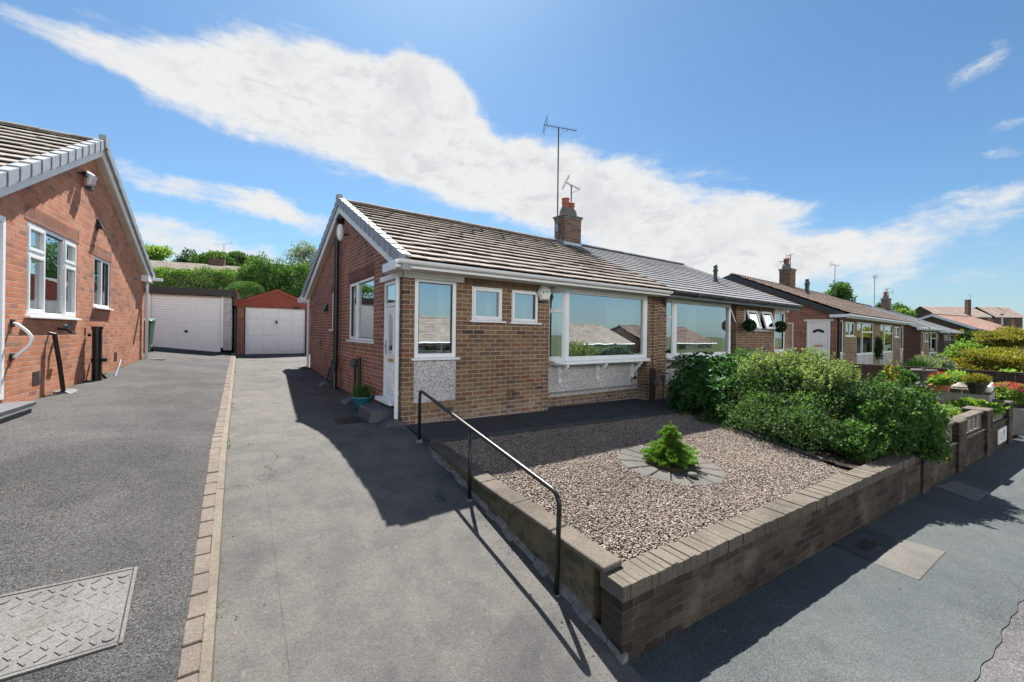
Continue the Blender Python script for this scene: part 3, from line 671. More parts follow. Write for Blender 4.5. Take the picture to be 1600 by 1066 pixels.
# bay window on brackets
by = part('bay_window', MB().box(5.30, 8.2, 6.02, 6.28, -.575, -.545).box(5.30, 8.2, 6.02, 6.28, .90, .925), M['upvc'], B1)
m = MB(); O = (5.55, 6.0, -.545); zt = 1.455
for s0, s1 in ((0, .085), (2.51, 2.62)): m.obox(O, AX, NY_, s0, s1, 0, zt, -.09, 0)
m.obox(O, AX, NY_, .085, 2.51, 0, .085, -.09, -.002); m.obox(O, AX, NY_, .085, 2.51, zt-.085, zt, -.09, -.002)
for s0, s1 in ((.085, .115), (2.48, 2.51)): m.obox(O, AX, NY_, s0, s1, .085, zt-.085, -.09, -.012)
an = Vector((-.27, .27)).normalized(); nn = (-an[1]*1.0, an[0]*1.0); nn = (-.7071, -.7071); a2 = (an[0], an[1]); L = .39
for s0, s1 in ((0, .07), (L-.07, L)): m.obox(O, a2, nn, s0, s1, 0, zt, -.07, -.001)
for t0, t1 in ((0, .085), (zt-.085, zt), (.97, 1.05)): m.obox(O, a2, nn, .07, L-.07, t0, t1, -.07, -.003)
part('frame', m, M['upvc'], by, bevel=.004)
part('pane', MB().oquad(O, AX, NY_, .06, 2.53, .06, zt-.06, -.05), M['glass'], by, fix=False)
part('pane', MB().oquad(O, a2, nn, .04, L-.04, .06, zt-.06, -.04), M['glass'], by, fix=False)
m = MB(); m.poly([(5.24, 6.30, -.60), (5.50, 5.93, -.60), (8.24, 5.93, -.60), (8.24, 6.30, -.60)])
m.prism([(5.24, 6.29, -.62), (5.52, 5.94, -.62), (8.23, 5.94, -.62), (8.23, 6.29, -.62)], (0, 0, .068)); part('sill', m, M['upvc'], by, bevel=.006)
for x in (5.62, 6.75, 7.95):
    m = MB(); m.box(x-.03, x+.03, 6.215, 6.284, -1.0, -.622); m.box(x-.032, x+.032, 5.98, 6.214, -.672, -.622)
    m.hexa([(x-.022, 6.214, -.92), (x+.022, 6.214, -.92), (x+.022, 6.214, -.84), (x-.022, 6.214, -.84), (x-.022, 6.0, -.71), (x+.022, 6.0, -.71), (x+.022, 6.05, -.672), (x-.022, 6.05, -.672)])
    part('bracket', m, M['upvc'], by)
part('curtain', wavy(MB(), O, AX, NY_, 1.55, 2.52, .05, zt-.05, -.32, .03, .13), M['curtain'], by, fix=False)
part('curtain', wavy(MB(), O, AX, NY_, .08, .30, .05, zt-.05, -.32, .03, .13), M['curtain'], by, fix=False)
# room lining behind the glass, so the rooms read as rooms
m = MB(); m.quad((2.3, 8.6, -1.3), (8.6, 8.6, -1.3), (8.6, 8.6, .96), (2.3, 8.6, .96)); m.quad((2.3, 6.2, .96), (8.6, 6.2, .96), (8.6, 14.2, .96), (2.3, 14.2, .96)); m.quad((2.3, 6.2, -1.2), (8.6, 6.2, -1.2), (8.6, 14.2, -1.2), (2.3, 14.2, -1.2)); m.quad((3.3, 6.2, -1.3), (3.3, 14, -1.3), (3.3, 14, .96), (3.3, 6.2, .96)); m.quad((5.2, 6.32, -1.3), (5.2, 14, -1.3), (5.2, 14, .96), (5.2, 6.32, .96))
part('room_lining', m, M['interior'], B1, fix=False)
# front door with arched light
dr = part('door', MB().box(2.27, 2.31, 6.30, 6.99, -1.13, .84), M['upvc'], B1)
m = MB(); O = (2.22, 6.99, -1.10); a, n = (0, -1), NX_; W = .69
for s0, s1, t0, t1 in ((0, .06, 0, 1.94), (W-.06, W, 0, 1.94), (.06, W-.06, 1.88, 1.94), (.06, W-.06, 1.52, 1.58), (.06, W-.06, 0, .05)): m.obox(O, a, n, s0, s1, t0, t1, -.07, -.01)
part('frame', m, M['upvc'], dr, bevel=.004)
m = MB(); m.obox(O, a, n, .065, W-.065, .055, 1.515, -.06, -.025)
for t0, t1 in ((.12, .40), (.44, .54)):
    m.obox(O, a, n, .20, W-.20, t0, t1, -.03, -.012); m.obox(O, a, n, .235, W-.235, t0+.035, t1-.035, -.03, -.005)
arch = []
for i in range(13):
    q = math.pi*i/12; arch.append((.345+.125*math.cos(q), 1.26+.14*math.sin(q)))
def ap(s, t, d): return off(O, a, n, s, t, d)
ring = arch[:]; ring = [(.47, .72)]+ring+[(.22, .72)]
for i in range(len(ring)):
    p, q = ring[i], ring[(i+1) % len(ring)]; m.tube([ap(p[0], p[1], -.018), ap(q[0], q[1], -.018)], .014, 5)
part('panel', m, M['upvc'], dr, bevel=.003)
part('pane', MB().poly([ap(s, t, -.020) for s, t in ring]), M['glass'], dr, fix=False); part('pane', MB().oquad(O, a, n, .06, W-.06, 1.58, 1.88, -.035), M['glass'], dr, fix=False)
part('letterbox', MB().obox(O, a, n, .23, .46, .60, .655, -.03, -.008).obox(O, a, n, .26, .43, .612, .643, -.03, -.003), M['gold'], dr, bevel=.003)
m = MB().obox(O, a, n, .085, .115, .72, .95, -.03, -.012); m.tube([ap(.10, .86, -.01), ap(.10, .86, .03), ap(.19, .86, .032)], .009, 6); part('handle', m, M['metal'], dr)
part('threshold', MB().box(2.10, 2.30, 6.26, 7.02, -1.165, -1.102), M['upvc'], dr, bevel=.006)
# roof
RX0, RX1 = 2.10, 8.68
ef, rg_, er = (5.60, 1.03), (9.82, 2.95), (15.4, 1.07)
m = MB(); slope(m, (RX0, ef[0], ef[1]), (RX1, ef[0], ef[1]), (RX1, rg_[0], rg_[1]), (RX0, rg_[0], rg_[1]), 15, th=.060, tw=.30, jit=.006, seed=2)
slope(m, (RX1, er[0], er[1]), (RX0, er[0], er[1]), (RX0, rg_[0], rg_[1]), (RX1, rg_[0], rg_[1]), 17, th=.04, seed=3)
rf = part('roof', m, M['tile_brown'], B1)
part('ridge', ridge(MB(), (RX0-.02, rg_[0], rg_[1]+.05), (RX1, rg_[0], rg_[1]+.05)), M['tile_brown'], rf)
m = MB(); m.quad((RX0+.02, 5.68, 1.02), (RX1, 5.68, 1.02), (RX1, 9.74, 2.88), (RX0+.02, 9.74, 2.88)); m.quad((RX0+.02, 14.9, 1.02), (RX1, 14.9, 1.02), (RX1, 9.74, 2.88), (RX0+.02, 9.74, 2.88)); part('underlay', m, M['timber_dark'], rf, fix=False)
m = verge(MB(), (RX0, ef[0]+.02, ef[1]+.02), (RX0, rg_[0], rg_[1]+.04), NX_, 15); verge(m, (RX0, er[0], er[1]+.0), (RX0, rg_[0], rg_[1]+.04), NX_, 18)
m.box(RX0-.075, RX0+.03, rg_[0]-.10, rg_[0]+.10, rg_[1]-.12, rg_[1]+.14); part('verge', m, M['verge'], rf)
m = band(MB(), (RX0, 5.95, 1.10), (RX0, rg_[0], rg_[1]-.08), NX_, .17, 0, .03); band(m, (RX0, 14.75, 1.02), (RX0, rg_[0], rg_[1]-.08), NX_, .17, 0, .03); part('bargeboard', m, M['paint_white'], B1)
m = MB(); m.quad((RX0, 5.95, .98), (RX0, rg_[0], rg_[1]-.2), (2.22, rg_[0], rg_[1]-.2), (2.22, 5.95, .98)); m.quad((RX0, 14.75, .9), (RX0, rg_[0], rg_[1]-.2), (2.22, rg_[0], rg_[1]-.2), (2.22, 14.75, .9)); part('verge_soffit', m, M['soffit'], B1, fix=False)
m = MB(); m.box(1.96, 8.56, 5.655, 5.685, .925, 1.035); m.box(1.96, 1.985, 5.686, 6.27, .905, 1.03); m.box(8.535, 8.56, 5.686, 6.2, .926, 1.034); m.box(1.96, 2.216, 6.245, 6.27, .905, 1.03)
part('fascia', m, M['upvc'], B1, bevel=.004)
m = MB(); m.box(1.985, 8.535, 5.686, 6.31, .929, .94); m.box(1.985, 2.215, 6.312, 6.24, .929, .94); part('soffit', m, M['soffit'], B1)
m = MB(); m.tube([(1.98, 5.63, 1.005), (8.56, 5.63, .995)], .0, 3); 
gt = MB()
for i in range(8):
    q0, q1 = math.pi*i/8, math.pi*(i+1)/8; y0_, z0_, y1_, z1_ = 5.60-.05*math.cos(q0)*-1, 1.03-.05*math.sin(q0), 5.60+.05*math.cos(q1), 1.03-.05*math.sin(q1)
    gt.quad((1.97, 5.61+.045*math.cos(q0), 1.035-.06*math.sin(q0)), (8.55, 5.61+.045*math.cos(q0), 1.03-.06*math.sin(q0)), (8.55, 5.61+.045*math.cos(q1), 1.03-.06*math.sin(q1)), (1.97, 5.61+.045*math.cos(q1), 1.035-.06*math.sin(q1)))
part('gutter', gt, M['upvc'], B1, fix=False)
m = MB(); m.box(1.93, 2.21, 14.36, 15.1, .93, 1.06); m.box(2.23, 8.6, 14.95, 15.0, .93, 1.04); part('rear_fascia', m, M['upvc'], B1, bevel=.006)
# pipes and fittings
pipe('downpipe', [(2.165, 6.14, .92), (2.165, 6.14, -1.42)], .034, M['upvc'], B1, collars=(.35, -.95), label='white downpipe beside front door')
pipe('downpipe', [(2.14, 14.28, .95), (2.14, 14.28, -1.18)], .034, M['upvc'], B1, collars=(.2,), label='white downpipe at far corner')
pipe('soil_pipe', [(2.12, 10.2, 2.2), (2.12, 10.2, -.72), (2.11, 10.12, -.82), (2.06, 9.98, -.95), (2.05, 9.93, -1.40)], .058, M['black'], B1, collars=(-.70,))
m = MB(); m.tube([(2.12, 10.62, -1.35), (2.12, 10.62, -.72), (2.22, 10.62, -.66)], .022, 8); part('waste_pipe', m, M['black'], B1, fix=False); m = MB(); m.tube([(2.02, 10.68, -1.3), (2.16, 11.05, -.95), (2.22, 11.1, -.9)], .022, 8); part('waste_pipe', m, M['black'], B1, fix=False)
m = MB(); m.tube([(2.15, 8.22, -1.36), (2.15, 8.22, -.52)], .034, 8); part('waste_pipe', m, M['black'], B1, fix=False); m = MB(); m.tube([(2.15, 8.55, -1.36), (2.15, 8.55, -.66), (2.22, 8.6, -.64)], .03, 8); part('waste_pipe', m, M['black'], B1, fix=False)
part('flue_cowl', MB().lathe((2.13, 8.55, -.72), [(.05, 0), (.085, .03), (.085, .13), (.05, .16)], 12), M['rubber'], B1)
m = MB(); m.tube([(2.2, 9.43, 2.14), (2.08, 9.43, 2.12)], .02, 6); lm = part('security_light', m, M['black'], B1)
part('lamp_shade', MB().lathe((2.03, 9.43, 1.98), [(.03, 0), (.055, .04), (.075, .12), (.075, .24), (.05, .33), (.02, .36)], 14), M['upvc'], lm, smooth=True)
m = MB(); m.box(2.05, 2.22, 9.93, 10.05, 2.50, 2.60); part('wall_bracket', m, M['black'], B1)
part('pipe_cowl', MB().hexa([(2.22, 11.62, .52), (2.10, 11.62, .52), (2.10, 11.82, .52), (2.22, 11.82, .52), (2.22, 11.62, .74), (2.19, 11.66, .72), (2.19, 11.78, .72), (2.22, 11.82, .74)]), M['black'], B1)
part('vent', MB().box(2.205, 2.222, 12.55, 12.78, -.42, -.27), M['black'], B1); part('vent', MB().box(2.205, 2.222, 11.9, 12.1, -.78, -.63), M['black'], B1)
v = MB(); v.box(4.15, 4.37, 6.016, 6.028, -1.19, -1.05); v2 = MB()
for i in range(6):
    for j in range(4): v2.box(4.168+i*.033, 4.19+i*.033, 6.0145, 6.0165, -1.178+j*.032, -1.157+j*.032)
vb_ = part('air_brick', v, M['brick_buff'], B1); part('vent_hole', v2, M['black'], vb_)
hexp = [(math.cos(R(60*i))*.165, math.sin(R(60*i))*.165) for i in range(6)]
m = MB().prism([(4.98+x, 6.02, .78+z*1.02) for x, z in hexp], (0, -.05, 0)); m.prism([(4.98+x*.86, 5.97, .78+z*.88) for x, z in hexp], (0, -.03, 0))
ab = part('alarm_box', m, M['ornament'], B1, label='white hexagonal alarm box with blue lettering', bevel=.008); part('lens', MB().box(4.90, 5.06, 5.955, 6.0, .60, .645), M['anthracite'], ab, bevel=.01)
m = MB(); 
for i in range(8):
    q = math.pi*2*i/8; q2 = math.pi*2*(i+1)/8; m.hexa([(4.905+.026*math.cos(q), 5.9385, .80+.026*math.sin(q)), (4.905+.026*math.cos(q2), 5.9385, .80+.026*math.sin(q2)), (4.905+.012*math.cos(q2), 5.9385, .80+.012*math.sin(q2)), (4.905+.012*math.cos(q), 5.9385, .80+.012*math.sin(q))]+[(4.905+.026*math.cos(q), 5.9365, .80+.026*math.sin(q)), (4.905+.026*math.cos(q2), 5.9365, .80+.026*math.sin(q2)), (4.905+.012*math.cos(q2), 5.9365, .80+.012*math.sin(q2)), (4.905+.012*math.cos(q), 5.9365, .80+.012*math.sin(q))])
m.box(4.915, 4.93, 5.9365, 5.9385, .745, .79)
for i, h in enumerate((.02, .026, .02, .028, .02, .02)): m.box(4.95+i*.022, 4.963+i*.022, 5.9365, 5.9385, .79, .79+h)
part('logo', m, M['blue_mark'], ab)
part('reflector', MB().box(4.12, 4.16, 6.02, 6.029, .58, .62), M['leaf_light'], B1, label='small green marker between the small windows')
m = MB(); m.box(8.07, 8.11, 6.25, 6.285, -1.05, -1.0); m.tube([(7.97, 6.27, -1.15), (7.97, 6.27, -1.06), (8.19, 6.27, -1.06)], .008, 5); part('outside_tap', m, M['black'], B1)
m = MB(); m.tube([(8.42, 6.02, .93), (8.42, 6.02, -1.45)], .006, 5); part('cable', m, M['black'], B1)
# chimney on the ridge at the party wall
ch = chimney(B1, 8.59, 9.30, 9.38, 9.86, 2.62, 3.70, M['brick_chimney'], [(8.78, 9.56, .11, .34, .26), (9.10, 9.66, .115, .26, .26)])
a1 = aerial('aerial', (8.50, 9.62, 2.75), 3.75, (.75, -.75, 0), 1.05, 11, ch, None, -.25)
m = MB(); m.box(8.46, 8.62, 9.58, 9.66, 3.22, 3.26); m.box(8.46, 8.50, 9.58, 9.66, 3.26, 3.42); m.box(8.46, 8.62, 9.58, 9.66, 3.42, 3.46); part('mast_bracket', m, M['metal'], ch)
aerial('aerial', (9.25, 9.80, 3.75), 1.15, (.8, -.6, 0), .55, 7, ch, None, -.5)
# ------------------------------------------------------------------ right half of the pair (grey roof)
B2 = root('bungalow', 'buff brick bungalow with new pale grey roof and dark grey fascia behind the hedge', 'bungalow', (8.62, 6.03, ZB-.2))
zb = ZB-.2; f = MB()
wallgrid(f, (8.62, 6.03, zb), AX, NY_, .36, .95-zb); f.quad((8.98, 6.03, zb), (8.98, 6.3, zb), (8.98, 6.3, .95), (8.98, 6.03, .95))
wallgrid(f, (8.98, 6.30, zb), AX, NY_, 3.52, -1.3-zb); wallgrid(f, (12.15, 6.30, zb), AX, NY_, .35, .95-zb)
f.quad((12.48, 6.30, zb), (12.48, 6.03, zb), (12.48, 6.03, .95), (12.48, 6.30, .95))
x0 = 12.48; wallgrid(f, (x0, 6.03, zb), AX, NY_, 16.15-x0, .95-zb, [(12.93-x0, 13.65-x0, .20-zb, .80-zb), (13.90-x0, 14.62-x0, .20-zb, .80-zb), (15.08-x0, 15.9-x0, -.50-zb, .86-zb)])
f.quad((16.15, 6.03, zb), (16.15, 14.3, zb), (16.15, 14.3, .95), (16.15, 6.03, .95)); f.poly([(16.15, 6.03, .95), (16.15, 14.3, .95), (15.7, 9.74, 2.85)]); f.quad((8.6, 14.3, zb), (16.15, 14.3, zb), (16.15, 14.3, 1), (8.6, 14.3, 1))
part('front_wall', f, M['brick_buff'], B2, fix=False)
m = MB(); m.quad((8.7, 8.6, -1.3), (16, 8.6, -1.3), (16, 8.6, .96), (8.7, 8.6, .96)); m.quad((8.7, 6.2, .96), (16, 6.2, .96), (16, 14.2, .96), (8.7, 14.2, .96)); m.quad((8.7, 6.35, -1.2), (16, 6.35, -1.2), (16, 14.2, -1.2), (8.7, 14.2, -1.2)); part('room_lining', m, M['interior'], B2, fix=False)
part('render_panel', MB().box(8.98, 12.15, 6.285, 6.4, -1.3, -.58), M['dash'], B2); part('render_panel', MB().box(15.08, 15.9, 6.035, 6.12, -1.3, -.54), M['dash'], B2)
part('soldier_course', MB().box(12.50, 15.0, 6.026, 6.05, .80, .928), M['soldier_buff'], B2)
part('lintel', MB().box(14.98, 16.12, 5.99, 6.029, .85, .929), M['paint_white'], B2)
by = part('bay_window', MB().box(9.0, 12.15, 6.02, 6.28, -.575, -.545).box(9.0, 12.15, 6.02, 6.28, .90, .925), M['upvc'], B2)
m = MB(); O = (9.26, 6.0, -.545); zt = 1.455; W = 2.84
for s0, s1 in ((0, .12), (W-.11, W)): m.obox(O, AX, NY_, s0, s1, 0, zt, -.09, 0)
m.obox(O, AX, NY_, .12, W-.11, 0, .085, -.09, -.002); m.obox(O, AX, NY_, .12, W-.11, zt-.085, zt, -.09, -.002)
for s0, s1 in ((0, .06), (L-.07, L)): m.obox(O, a2, nn, s0, s1, 0, zt, -.07, -.001)
for t0, t1 in ((0, .085), (zt-.085, zt), (.97, 1.05)): m.obox(O, a2, nn, .06, L-.07, t0, t1, -.07, -.003)
m.tube([(12.12, 6.02, .82), (12.28, 5.96, .42)], .018, 5); part('frame', m, M['upvc'], by, bevel=.004)
part('pane', MB().oquad(O, AX, NY_, .08, W-.08, .06, zt-.06, -.05), M['glass'], by, fix=False); part('pane', MB().oquad(O, a2, nn, .04, L-.04, .06, zt-.06, -.04), M['glass'], by, fix=False)
part('sill', MB().prism([(9.0, 6.29, -.62), (9.22, 5.94, -.62), (12.18, 5.94, -.62), (12.18, 6.29, -.62)], (0, 0, .068)), M['upvc'], by, bevel=.006)
part('curtain', wavy(MB(), O, AX, NY_, 1.1, 1.55, .05, zt-.05, -.32, .03, .13), M['curtain'], by, fix=False)
# two small windows, top-hung lights swung open
for x in (12.93, 13.90):
    w = part('window', MB().box(x, x+.05, 5.99, 6.06, .20, .80).box(x+.67, x+.72, 5.99, 6.06, .20, .80).box(x+.05, x+.67, 5.99, 6.06, .20, .25).box(x+.05, x+.67, 5.99, 6.06, .75, .80), M['upvc'], B2, label='small white window swung open at the bottom', bevel=.004)
    part('sill', MB().box(x-.06, x+.80, 5.96, 6.1, .165, .198), M['upvc'], w, bevel=.004)
    dn, ow = Vector((.0, -.16, -.56)).normalized(), Vector((0, -.56, .16)).normalized(); P0 = Vector((x+.03, 5.985, .79)); W_, H_ = .66, .58; X = Vector((1, 0, 0))
    def pl(m, s0, s1, t0, t1, d0, d1):
        q = [P0+X*s+dn*t+ow*d for t in (t0, t1) for s, d in ((s0, d1), (s1, d1), (s1, d0), (s0, d0))]; m.hexa(q)
    m = MB()
    for a in ((0, .07, 0, H_), (W_-.07, W_, 0, H_), (.07, W_-.07, 0, .07), (.07, W_-.07, H_-.07, H_)): pl(m, *a, 0, .045)
    sa = part('sash', m, M['upvc'], w, bevel=.004); part('pane', MB().quad(*[P0+X*s+dn*t+ow*.025 for s, t in ((.05, .05), (W_-.05, .05), (W_-.05, H_-.05), (.05, H_-.05))]), M['glass'], w, fix=False)
win(B2, (15.08, 6.03, -.50), AX, NY_, .82, 1.36, fw=.07, dep=.01, blind=(.1, 1.2))
m = MB(); e0, e1, r0, r1 = 8.68, 16.08, 8.68, 15.55
slope(m, (e0, 5.60, 1.04), (e1, 5.60, 1.04), (r1, 9.74, 2.95), (r0, 9.74, 2.95), 17, th=.042, tw=.34, jit=.0015, gap=.003, seed=5); slope(m, (e1, 15, 1.05), (e0, 15, 1.05), (r0, 9.74, 2.95), (r1, 9.74, 2.95), 17, th=.022, tw=.34, jit=.0015, seed=6)
rf = part('roof', m, M['tile_grey'], B2); part('ridge', ridge(MB(), (8.7, 9.74, 3.0), (15.6, 9.74, 3.0), .10), M['tile_grey'], rf)
m = MB(); m.quad((e0, 5.68, 1.02), (e1, 5.68, 1.02), (r1, 9.74, 2.9), (r0, 9.74, 2.9)); m.quad((e0, 14.9, 1.02), (e1, 14.9, 1.02), (r1, 9.74, 2.9), (r0, 9.74, 2.9)); part('underlay', m, M['timber_dark'], rf, fix=False)
part('fascia', MB().box(8.57, 16.1, 5.655, 5.685, .90, 1.035), M['anthracite'], B2); part('soffit', MB().box(8.57, 16.1, 5.686, 6.31, .929, .94), M['anthracite'], B2)
gt = MB()
for i in range(8):
    q0, q1 = math.pi*i/8, math.pi*(i+1)/8
    gt.quad((8.58, 5.60+.055*math.cos(q0), 1.05-.07*math.sin(q0)), (16.15, 5.60+.055*math.cos(q0), 1.05-.07*math.sin(q0)), (16.15, 5.60+.055*math.cos(q1), 1.05-.07*math.sin(q1)), (8.58, 5.60+.055*math.cos(q1), 1.05-.07*math.sin(q1)))
for x in (9.6, 10.9, 12.2, 13.5, 14.8): gt.box(x, x+.05, 5.535, 5.66, .97, 1.055)
part('gutter', gt, M['anthracite'], B2, fix=False)
vx, vy, vz = 13.55, 7.25, 1.80; m = MB().lathe((vx, vy, vz), [(.13, -.12), (.10, .08), (.065, .12), (.06, .36), (.08, .38), (.08, .44), (.06, .46), (.055, .5), (.07, .53), (.06, .58), (.03, .62)], 14); part('roof_vent', m, M['anthracite'], B2, smooth=True)
m = MB(); m.tube([(8.75, 6.0, .9), (8.86, 5.98, .72)], .02, 6); part('aerial_cable', m, M['black'], B2)
# ------------------------------------------------------------------ bungalow on the left (frame G)
U0 = -2.91
B0 = root('bungalow', 'orange brick gable of the neighbouring bungalow at left with white windows', 'bungalow', (U0, 7.1, -2.0), fr='G')
zb = -2.0; g = MB(); v0 = 7.1; GX, GN = (0, 1), (1, 0); GO = (U0, 15.5, zb)          # along -v seen from outside
ops = [(7.2, 8.08, -.96, 1.45), (8.68, 10.55, .17, 1.55), (11.42, 12.45, .43, 1.47)]
wallgrid(g, GO, (0, -1), GN, 15.5-v0, 1.62-zb, [(15.5-b, 15.5-a, c-zb, d-zb) for a, b, c, d in ops])
g.poly([(U0, 7.1, 1.62), (U0, 15.5, 1.62), (U0, 11.26, 3.62)])
g.quad((U0, 15.5, zb), (U0-9, 15.5, zb), (U0-9, 15.5, 1.6), (U0, 15.5, 1.6)); g.quad((U0, 7.1, zb), (U0-9, 7.1, zb), (U0-9, 7.1, 1.6), (U0, 7.1, 1.6)); g.poly([(U0-9, 7.1, zb), (U0-9, 15.5, zb), (U0-9, 15.5, 1.6), (U0-9, 11.05, 3.5), (U0-9, 7.1, 1.6)])
part('gable_wall', g, M['brick_orange'], B0, fix=False)
part('soldier_course', MB().box(U0-.02, U0+.003, 8.60, 10.62, 1.55, 1.775), M['soldier_orange'], B0); part('soldier_course', MB().box(U0-.02, U0+.003, 11.35, 12.52, 1.47, 1.69), M['soldier_orange'], B0)
m = MB(); m.quad((U0-2.4, 7.2, -1.3), (U0-2.4, 15.4, -1.3), (U0-2.4, 15.4, 1.6), (U0-2.4, 7.2, 1.6)); m.quad((U0-3, 7.2, 1.6), (U0-.1, 7.2, 1.6), (U0-.1, 15.4, 1.6), (U0-3, 15.4, 1.6)); m.quad((U0-3, 11, -1.3), (U0-.12, 11, -1.3), (U0-.12, 11, 1.6), (U0-3, 11, 1.6)); m.quad((U0-3, 8.2, -1.3), (U0-.12, 8.2, -1.3), (U0-.12, 8.2, 1.6), (U0-3, 8.2, 1.6)); m.quad((U0-3, 7.2, -1.1), (U0-.1, 7.2, -1.1), (U0-.1, 15.4, -1.1), (U0-3, 15.4, -1.1)); part('room_lining', m, M['interior'], B0, fix=False)
win(B0, (U0, 8.68, .17), GX, GN, 1.87, 1.38, vb=[.60, 1.31], hb=[(.05, .60, .93), (1.31, 1.82, .93)], sashes=[(.05, .58, .96, 1.33), (.05, .58, .05, .91), (1.33, 1.82, .96, 1.33), (1.33, 1.82, .05, .91)], dep=.01, fw=.06, curtain=[(.75, 1.25), (1.35, 1.8), (.3, .55)])
win(B0, (U0, 11.42, .43), GX, GN, 1.03, 1.04, vb=[.52], dep=.01, fw=.06, blind=(.05, .98))
dr = part('door', MB().box(U0-.08, U0-.03, 7.2, 8.08, -.96, 1.45), M['upvc'], B0, label='white door at the left edge')
m = MB(); O = (U0, 7.2, -.96); W = .88
for a in ((0, .07, 0, 2.41), (W-.07, W, 0, 2.41), (.07, W-.07, 2.33, 2.41), (.07, W-.07, 0, .07)): m.obox(O, GX, GN, *a, -.09, .012)
part('frame', m, M['upvc'], dr, bevel=.005)
m = MB(); pts = [(U0+.005, 8.28, .05), (U0+.05, 8.28, .04)]+[(U0+.05+.14*math.sin(math.pi*i/8), 8.28-.0*i, .04-.42*i/8) for i in range(1, 8)]+[(U0+.05, 8.28, -.40), (U0+.005, 8.28, -.42)]
m.tube(pts, .02, 8); gh = part('grab_rail', m, M['upvc'], B0, smooth=True)
m = MB(); m.box(U0, U0+.02, 8.24, 8.32, .0, .1); m.box(U0, U0+.02, 8.24, 8.32, -.46, -.36); part('plate', m, M['black'], gh)
E0, Tp, E1 = (6.70, 1.42), (11.26, 3.72), (15.72, 1.53); VX = U0+.14; LX = U0-9.2
m = MB(); slope(m, (LX, E0[0], E0[1]), (VX, E0[0], E0[1]), (VX, Tp[0], Tp[1]), (LX, Tp[0], Tp[1]), 15, th=.058, tw=.3, jit=.006, seed=8); slope(m, (VX, E1[0], E1[1]), (LX, E1[0], E1[1]), (LX, Tp[0], Tp[1]), (VX, Tp[0], Tp[1]), 15, th=.04, seed=9)
rf = part('roof', m, M['tile_left'], B0); part('ridge', ridge(MB(), (LX, Tp[0], Tp[1]+.04), (VX, Tp[0], Tp[1]+.04), .09), M['tile_left'], rf)
m = MB(); m.quad((LX, E0[0]+.1, E0[1]), (VX-.03, E0[0]+.1, E0[1]), (VX-.03, Tp[0], Tp[1]-.06), (LX, Tp[0], Tp[1]-.06)); m.quad((LX, E1[0]-.1, E1[1]-.02), (VX-.03, E1[0]-.1, E1[1]-.02), (VX-.03, Tp[0], Tp[1]-.06), (LX, Tp[0], Tp[1]-.06)); part('underlay', m, M['timber_dark'], rf, fix=False)
m = verge(MB(), (VX, *E0), (VX, Tp[0], Tp[1]+.02), (1, 0), 15, hgt=.13); verge(m, (VX, E1[0], E1[1]), (VX, Tp[0], Tp[1]+.02), (1, 0), 16, hgt=.13); m.box(VX-.03, VX+.075, Tp[0]-.1, Tp[0]+.1, Tp[1]-.1, Tp[1]+.13); part('verge', m, M['verge'], rf)
m = band(MB(), (VX, E0[0]+.2, E0[1]), (VX, Tp[0], Tp[1]-.10), (1, 0), .17, -.03, .0); band(m, (VX, E1[0]-.2, E1[1]), (VX, Tp[0], Tp[1]-.10), (1, 0), .17, -.03, .0); part('bargeboard', m, M['paint_white'], B0)
m = MB(); m.quad((VX-.03, E0[0]+.2, E0[1]-.17), (VX-.03, Tp[0], Tp[1]-.27), (U0, Tp[0], Tp[1]-.27), (U0, E0[0]+.2, E0[1]-.17)); m.quad((VX-.03, E1[0]-.2, E1[1]-.17), (VX-.03, Tp[0], Tp[1]-.27), (U0, Tp[0], Tp[1]-.27), (U0, E1[0]-.2, E1[1]-.17)); part('verge_soffit', m, M['soffit'], B0, fix=False)
m = MB(); m.box(U0+.005, VX+.03, 15.1, 15.62, 1.33, 1.5); m.box(LX, U0, 15.5, 15.62, 1.36, 1.5); m.box(VX-.1, VX+.25, 15.55, 15.68, 1.40, 1.48); part('fascia', m, M['upvc'], B0, bevel=.006)
pipe('downpipe', [(U0+.08, 15.42, 1.3), (U0+.08, 15.42, -.85)], .036, M['upvc'], B0, collars=(1.2, .3))
pipe('soil_pipe', [(U0+.13, 11.13, .02), (U0+.13, 11.13, -1.22)], .075, M['black'], B0, collars=(0, -.62, -.66))
m = MB(); m.tube([(U0+.02, 11.05, -.14), (U0+.06, 11.05, -.14)], .03, 6); part('pipe_clip', m, M['black'], B0); m = MB(); m.tube([(U0+.02, 11.3, -.64), (U0+.24, 11.28, -.64)], .04, 8); part('pipe_branch', m, M['black'], B0); m = MB(); m.tube([(U0+.13, 11.2, -.85), (U0+.22, 11.55, -1.12), (U0+.2, 11.65, -1.13)], .025, 8); part('waste_pipe', m, M['black'], B0, fix=False)
m = MB(); m.tube([(U0+.24, 11.72, -1.13), (U0+.26, 12.15, -.70)], .022, 8); part('waste_pipe', m, M['metal'], B0, label='short slanted pale waste pipe', fix=False)
m = MB(); m.tube([(U0+.01, 9.42, -.10), (U0+.06, 9.42, -.10), (U0+.10, 9.50, -.6), (U0+.13, 9.60, -1.18)], .03, 8); part('waste_pipe', m, M['black'], B0, label='slanting black waste pipe under the window', fix=False)
m = MB(); m.tube([(U0, 9.75, -.02), (U0+.1, 9.75, -.03), (U0+.14, 9.8, -.08), (U0+.14, 9.95, -.10)], .02, 6); tp = part('outside_tap', m, M['black'], B0); part('tap_handle', MB().lathe((U0+.09, 9.75, .0), [(.02, 0), (.035, .01), (.035, .04), (.01, .05)], 8), M['teal'], tp)
ab = MB(); ab.hexa([(U0+.12, 10.66, 2.68), (U0+.12, 10.86, 2.68), (U0+.05, 10.86, 2.68), (U0+.05, 10.66, 2.68), (U0+.18, 10.66, 2.9), (U0+.18, 10.86, 2.9), (U0+.05, 10.86, 2.97), (U0+.05, 10.66, 2.97)])
